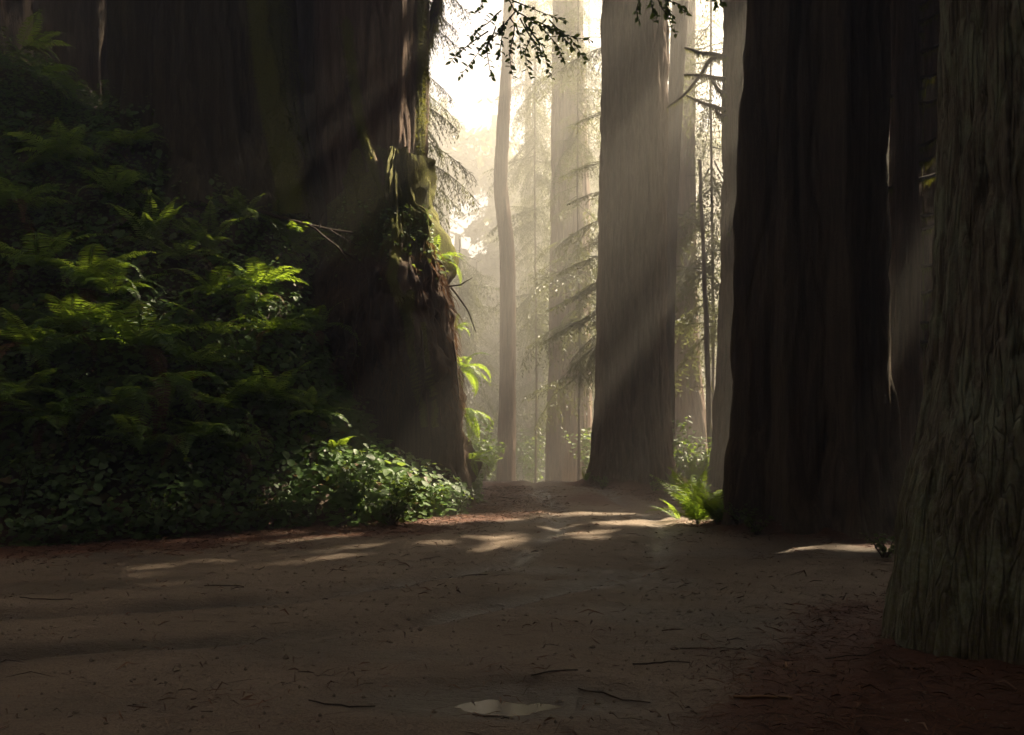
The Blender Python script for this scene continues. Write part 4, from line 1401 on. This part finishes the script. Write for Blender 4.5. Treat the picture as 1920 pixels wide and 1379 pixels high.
# mossy stubs on the slim trunk
for k, (x0, y0, x1, y1) in enumerate([(1722, 12, 1745, -6), (1722, 43, 1760, 22), (1724, 62, 1731, 60), (1722, 100, 1773, 78), (1722, 147, 1760, 137), (1724, 168, 1733, 166), (1722, 193, 1757, 187), (1722, 277, 1753, 259),
                                      (1722, 302, 1750, 294), (1722, 337, 1765, 322), (1722, 405, 1763, 398), (1722, 433, 1758, 418), (1722, 498, 1753, 496), (1722, 550, 1748, 546), (1722, 605, 1742, 603), (1722, 640, 1740, 641),
                                      (1674, 180, 1638, 172), (1672, 352, 1656, 350)]):
    branch('stub', [(x0, y0), ((x0 + x1) / 2, (y0 + y1) / 2 + 3), (x1, y1)], 17.0, 0.045 if k < 17 else 0.03, 0.028, D_, 'twig', seed=100 + k, amp=0.02, moss=150)

# fallen branch on the bank
fb = thing('fallen_branch', 'long bare fallen branch lying across the top of the bank', 'branch', hit(480, 400))
branch('limb', [(300, 372), (350, 376), (420, 382), (480, 394), (540, 412), (600, 428), (660, 436)], 18.6, 0.05, 0.02, fb, 'twig', seed=131, amp=0.04)
branch('fork', [(575, 420), (605, 440), (640, 470), (670, 520), (685, 560)], 18.2, 0.022, 0.008, fb, 'twig', seed=132, amp=0.06)
branch('fork', [(600, 428), (603, 405), (612, 395)], 18.5, 0.016, 0.006, fb, 'twig', seed=133, amp=0.04)
branch('fork', [(620, 432), (650, 450), (675, 462)], 18.4, 0.014, 0.006, fb, 'twig', seed=134, amp=0.04)
# bare twigs springing from the root mass
for k, pts in enumerate([[(800, 478), (825, 490), (840, 515), (840, 540)], [(838, 538), (865, 535), (886, 520)], [(845, 540), (875, 575), (893, 625)], [(640, 470), (690, 500), (690, 560), (670, 590)]]):
    branch('twig', pts, 19.9 if k < 3 else 18.3, 0.022, 0.008, B_, 'twig', seed=140 + k, amp=0.05)
for k, (px, py0, py1) in enumerate([(655, 500, 600), (668, 480, 640), (690, 560, 720), (720, 640, 760), (850, 640, 770), (660, 600, 730), (640, 560, 700), (790, 620, 780), (735, 560, 700)]):
    branch('hanging_root', [(px, py0), (px + 8, (py0 + py1) / 2), (px + (-1) ** k * 10, py1)], 18.25, 0.02, 0.008, B_, 'twig', seed=150 + k, amp=0.08)

# leafy spray hanging into the top of the picture
def spray(label, Y, anchor, twigs, seed, group='leafy sprays hanging into view'):
    g = np.random.default_rng(seed)
    t = thing('hanging_spray', label, 'branch', at(anchor[0], anchor[1], Y), group)
    S, P, N, U = Acc(), [], [], []
    for k, pts in enumerate(twigs):
        Q = np.array([at(px, py, Y + g.uniform(-0.25, 0.25)) for px, py in pts])
        s = np.linspace(0, len(Q) - 1, (len(Q) - 1) * 5 + 1)
        C = np.stack([np.interp(s, np.arange(len(Q)), Q[:, c]) for c in range(3)], -1)
        q = np.stack([s + seed + k * 3, s * 0, s * 0], -1)
        C = C + np.stack([noise(q), noise(q + 4.4), noise(q + 8.8)], -1) * 0.05
        V, f = tube(C, np.linspace(0.011, 0.003, len(C)), 5)
        S.add(V, f)
        L = np.sum(np.linalg.norm(np.diff(C, axis=0), axis=1))
        n = int(L / 0.036)
        for i in range(n):
            u = (i + 0.5) / n
            if u < 0.12:
                continue
            w = u * (len(C) - 1)
            a = int(min(w, len(C) - 2))
            p = C[a] + (C[a + 1] - C[a]) * (w - a)
            tg = C[a + 1] - C[a]
            tg /= np.linalg.norm(tg)
            sd = np.array([tg[2], 0, -tg[0]]) * (1 if i % 2 else -1)
            P.append(p)
            U.append(tg * 0.5 + sd * 0.7 + np.array([0, 0, -0.55]) + g.normal(size=3) * 0.25)
            N.append(np.array([0.2, -0.7, 0.6]) + g.normal(size=3) * 0.45)
    S.build('twigs', M['twig'], t)
    P, N, U = map(np.array, (P, N, U))
    V, F = leaves(P, N, U * 6, g.uniform(0.065, 0.115, len(P)), g, 0.26)
    obj('leaves', V, F, M['shrub'], t, True, {'tint': np.repeat(g.uniform(0, 0.5, len(P)), 6)})['kind'] = 'stuff'
    return t


s1 = spray('dark leafy branch hanging in front of the bright gap', 13, (940, -40),
           [[(935, -40), (965, 20), (1000, 45), (1060, 68), (1108, 76)], [(1030, 40), (1070, 75), (1098, 118)], [(985, 45), (1015, 85), (1035, 150)], [(965, 25), (930, 70), (900, 95), (862, 145)],
            [(965, 45), (955, 100), (962, 146)], [(930, 50), (912, 95), (922, 148)], [(915, 60), (870, 90), (845, 116)], [(1000, 50), (985, 95), (995, 148)], [(975, 35), (1000, 80), (1010, 110)],
            [(940, 20), (915, 45), (880, 72)], [(1010, 50), (1045, 85), (1055, 112)], [(900, -20), (905, 10), (890, 30)], [(960, 0), (1010, 20), (1060, 40)], [(945, 40), (940, 80), (935, 110)],
            [(955, 30), (975, 70), (980, 105)], [(990, 35), (1040, 55), (1075, 95)]], 5)
Q = np.array([at(935, -40, 13), at(900, -200, 14), at(800, -420, 17), at(735, -560, 20.2)])
V, f = tube(Q, [0.012, 0.02, 0.035, 0.06], 7)
obj('limb', V, f, M['twig'], s1)
s2 = spray('small leafy sprig hanging before the top of the middle trunk', 13.4, (1215, -40),
           [[(1215, -40), (1240, 15), (1255, 40), (1268, 66)], [(1205, -30), (1194, 15), (1198, 42)], [(1225, -20), (1222, 15), (1232, 44)], [(1240, 0), (1275, 10), (1290, 30)], [(1250, -20), (1250, 15), (1262, 30)],
            [(1320, -30), (1330, -5), (1342, 12)], [(1340, -30), (1350, -5), (1356, 5)]], 6)
Q = np.array([at(1215, -40, 13.4), at(1260, -160, 13.8), at(1330, -30, 13.4)])
V, f = tube(Q, [0.012, 0.016, 0.01], 6)
obj('limb', V, f, M['twig'], s2)
Q = np.array([at(1260, -160, 13.8), at(1330, -300, 14.4), at(1480, -420, 15.0)])
V, f = tube(Q, [0.016, 0.03, 0.05], 6)
obj('limb', V, f, M['twig'], s2)

# ------------------------------------------------------------------ forest floor debris
g = np.random.default_rng(77)
n = 170000
x, y = g.uniform(-9, 6, n), 4.3 + 22 * g.random(n) ** 1.5
dB, dE = polydist(x, y, BASE), polydist(x, y, EDGE)
nn_ = n2(x, y, 0.9, 6.6)
pr = np.maximum(sstep(-2.4, -0.4, dB + 0.7 * nn_), sstep(-0.3, 0.8, -dE + 0.5 * nn_)) * 0.6 + 0.025 + 0.12 * sstep(0.15, 0.4, nn_)
for bx, by, br in ((4.4, 15.1, 1.9), (3.3, 27, 2.0), (6.0, 25, 2.0), (3.9, 7.1, 2.2), (6.8, 17.2, 1.6)):
    pr = np.maximum(pr, 0.6 * sstep(br + 0.2, br - 0.6, np.hypot(x - bx, y - by) + 0.4 * nn_))
ok = (g.random(n) < pr) & (dB < 0.5) & (np.abs(x) < 0.56 * y + 0.6)
x, y = x[ok], y[ok]
n = len(x)
P = np.stack([x, y, gz(x, y) + 0.006], -1)
a = g.uniform(0, np.pi, n)
ln = g.gamma(2.0, 0.022, n)[:, None] + 0.02
wd = g.uniform(0.0015, 0.005, n)[:, None] * (0.6 + y[:, None] / 14)
dv = np.stack([np.cos(a), np.sin(a), g.normal(0, 0.16, n)], -1)
sd = np.stack([-np.sin(a), np.cos(a), g.normal(0, 0.5, n)], -1)
bow = sd * (g.normal(0, 0.15, n)[:, None] * ln)
up_ = np.array([0, 0, 1.0]) * (np.abs(g.normal(0, 0.012, n))[:, None])
V = np.stack([P - dv * ln - sd * wd * 0.4, P - dv * ln + sd * wd * 0.4, P + bow + up_ + sd * wd, P + bow + up_ - sd * wd, P + dv * ln], 1).reshape(-1, 3)
k = np.arange(n)[:, None] * 5
tag(obj('needle_litter', V, [k + [0, 1, 2, 3], k + [3, 2, 4]], M['duff'], None, False, {'tint': np.repeat(np.clip(g.beta(1.6, 2.2, n), 0, 1), 5)}),
    'fallen redwood needles and twigs strewn along the road edges', 'leaf litter', kind='stuff')

n = 7500
x, y = g.uniform(-7, 5, n), 4.3 + 18 * g.random(n) ** 2
ok = (polydist(x, y, BASE) < 0) & (np.abs(x) < 0.56 * y + 0.6) & (n2(x, y, 1.1, 19.0) > -0.15)
x, y = x[ok], y[ok]
n = len(x)
sz = (g.gamma(1.6, 0.0035, n) + 0.003)[:, None]
oc = np.array([(1, 0, 0), (0, 1, 0), (-1, 0, 0), (0, -1, 0), (0, 0, 0.7), (0, 0, -0.7)], float)
jit = g.uniform(0.6, 1.3, (n, 6, 3))
V = (oc[None] * jit * sz[:, :, None] + np.stack([x, y, gz(x, y) + sz[:, 0] * 0.25], -1)[:, None]).reshape(-1, 3)
k = np.arange(n)[:, None] * 6
F = np.concatenate([k + f_ for f_ in ([0, 1, 4], [1, 2, 4], [2, 3, 4], [3, 0, 4], [1, 0, 5], [2, 1, 5], [3, 2, 5], [0, 3, 5])])
tag(obj('gravel', V, F, simple_mat('pebble', (0.11, 0.083, 0.06), (0.3, 0.24, 0.18), 25), None, False), 'small pebbles and clods scattered over the dirt road', 'gravel', kind='stuff')

STK = [('dark stick on the road left of the puddle', 640, 1322, 130, 4, 'twig'), ('short stick just in front of the puddle', 920, 1338, 70, 5, 'twig'), ('long dark twig on the road in the right-hand middle', 1240, 1246, 110, -3, 'twig'),
       ('thin twig lying in the left shade of the road', 85, 1124, 110, 5, 'twig'), ('thin twig on the road below the bank', 420, 1101, 80, 5, 'twig'), ('broken orange-brown stick in the litter corner', 1430, 1320, 100, 6, 'palewood'),
       ('small dark stick on the road below the sunny toe', 890, 1076, 50, 4, 'twig'), ('forked twig near the litter by the puddle', 1150, 1300, 130, 12, 'twig'), ('dark twig at the border of the litter', 1330, 1218, 110, 0, 'twig'),
       ('pale splinter among the litter near the big trunk', 1475, 1252, 20, -60, 'palewood'), ('twig lying beside the tyre track', 1040, 1270, 90, -10, 'twig'), ('brown twig at the base of the lichen-covered trunk', 1600, 1238, 120, -6, 'twig')]
for k, (lab, px, py, ln, ang, mt) in enumerate(STK):
    Y = CAMZ * FPX / (py - HY)
    p = np.array([(px - CX) / FPX * Y, Y])
    L = ln / FPX * Y
    a = math.radians(-ang)
    e = np.array([math.cos(a), 3.0 * math.sin(a)])
    t = np.linspace(-0.5, 0.5, 9)
    xy = p + e * L * t[:, None] + np.stack([np.zeros(9), fbm(np.stack([t * 3 + k * 9, t * 0, t * 0], -1)) * 0.05 * L * 3], -1)
    C = np.stack([xy[:, 0], xy[:, 1], gz(xy[:, 0], xy[:, 1]) + 0.008], -1)
    rs = 0.011 if mt == 'palewood' else 0.0055
    V, f = tube(C, rs * (1 - 0.5 * np.abs(t + 0.1)), 6)
    tag(obj('stick', V, f, M[mt], None), lab, 'stick', 'sticks on the forest floor')

# ------------------------------------------------------------------ haze
hx0, hx1, hy0, hy1, hz0, hz1 = gx[0] - 2, gx[-1] + 2, gy[0] - 2, gy[-1] + 2, float(GZ.min()) - 1, 35.0
V = [(x, y, z) for z in (hz0, hz1) for y in (hy0, hy1) for x in (hx0, hx1)]
F = [(0, 2, 3, 1), (4, 5, 7, 6), (0, 1, 5, 4), (2, 6, 7, 3), (0, 4, 6, 2), (1, 3, 7, 5)]
tag(obj('haze', np.array(V, float), np.array(F), M['haze'], None, False), 'sunlit morning haze filling the forest', 'haze', kind='stuff')
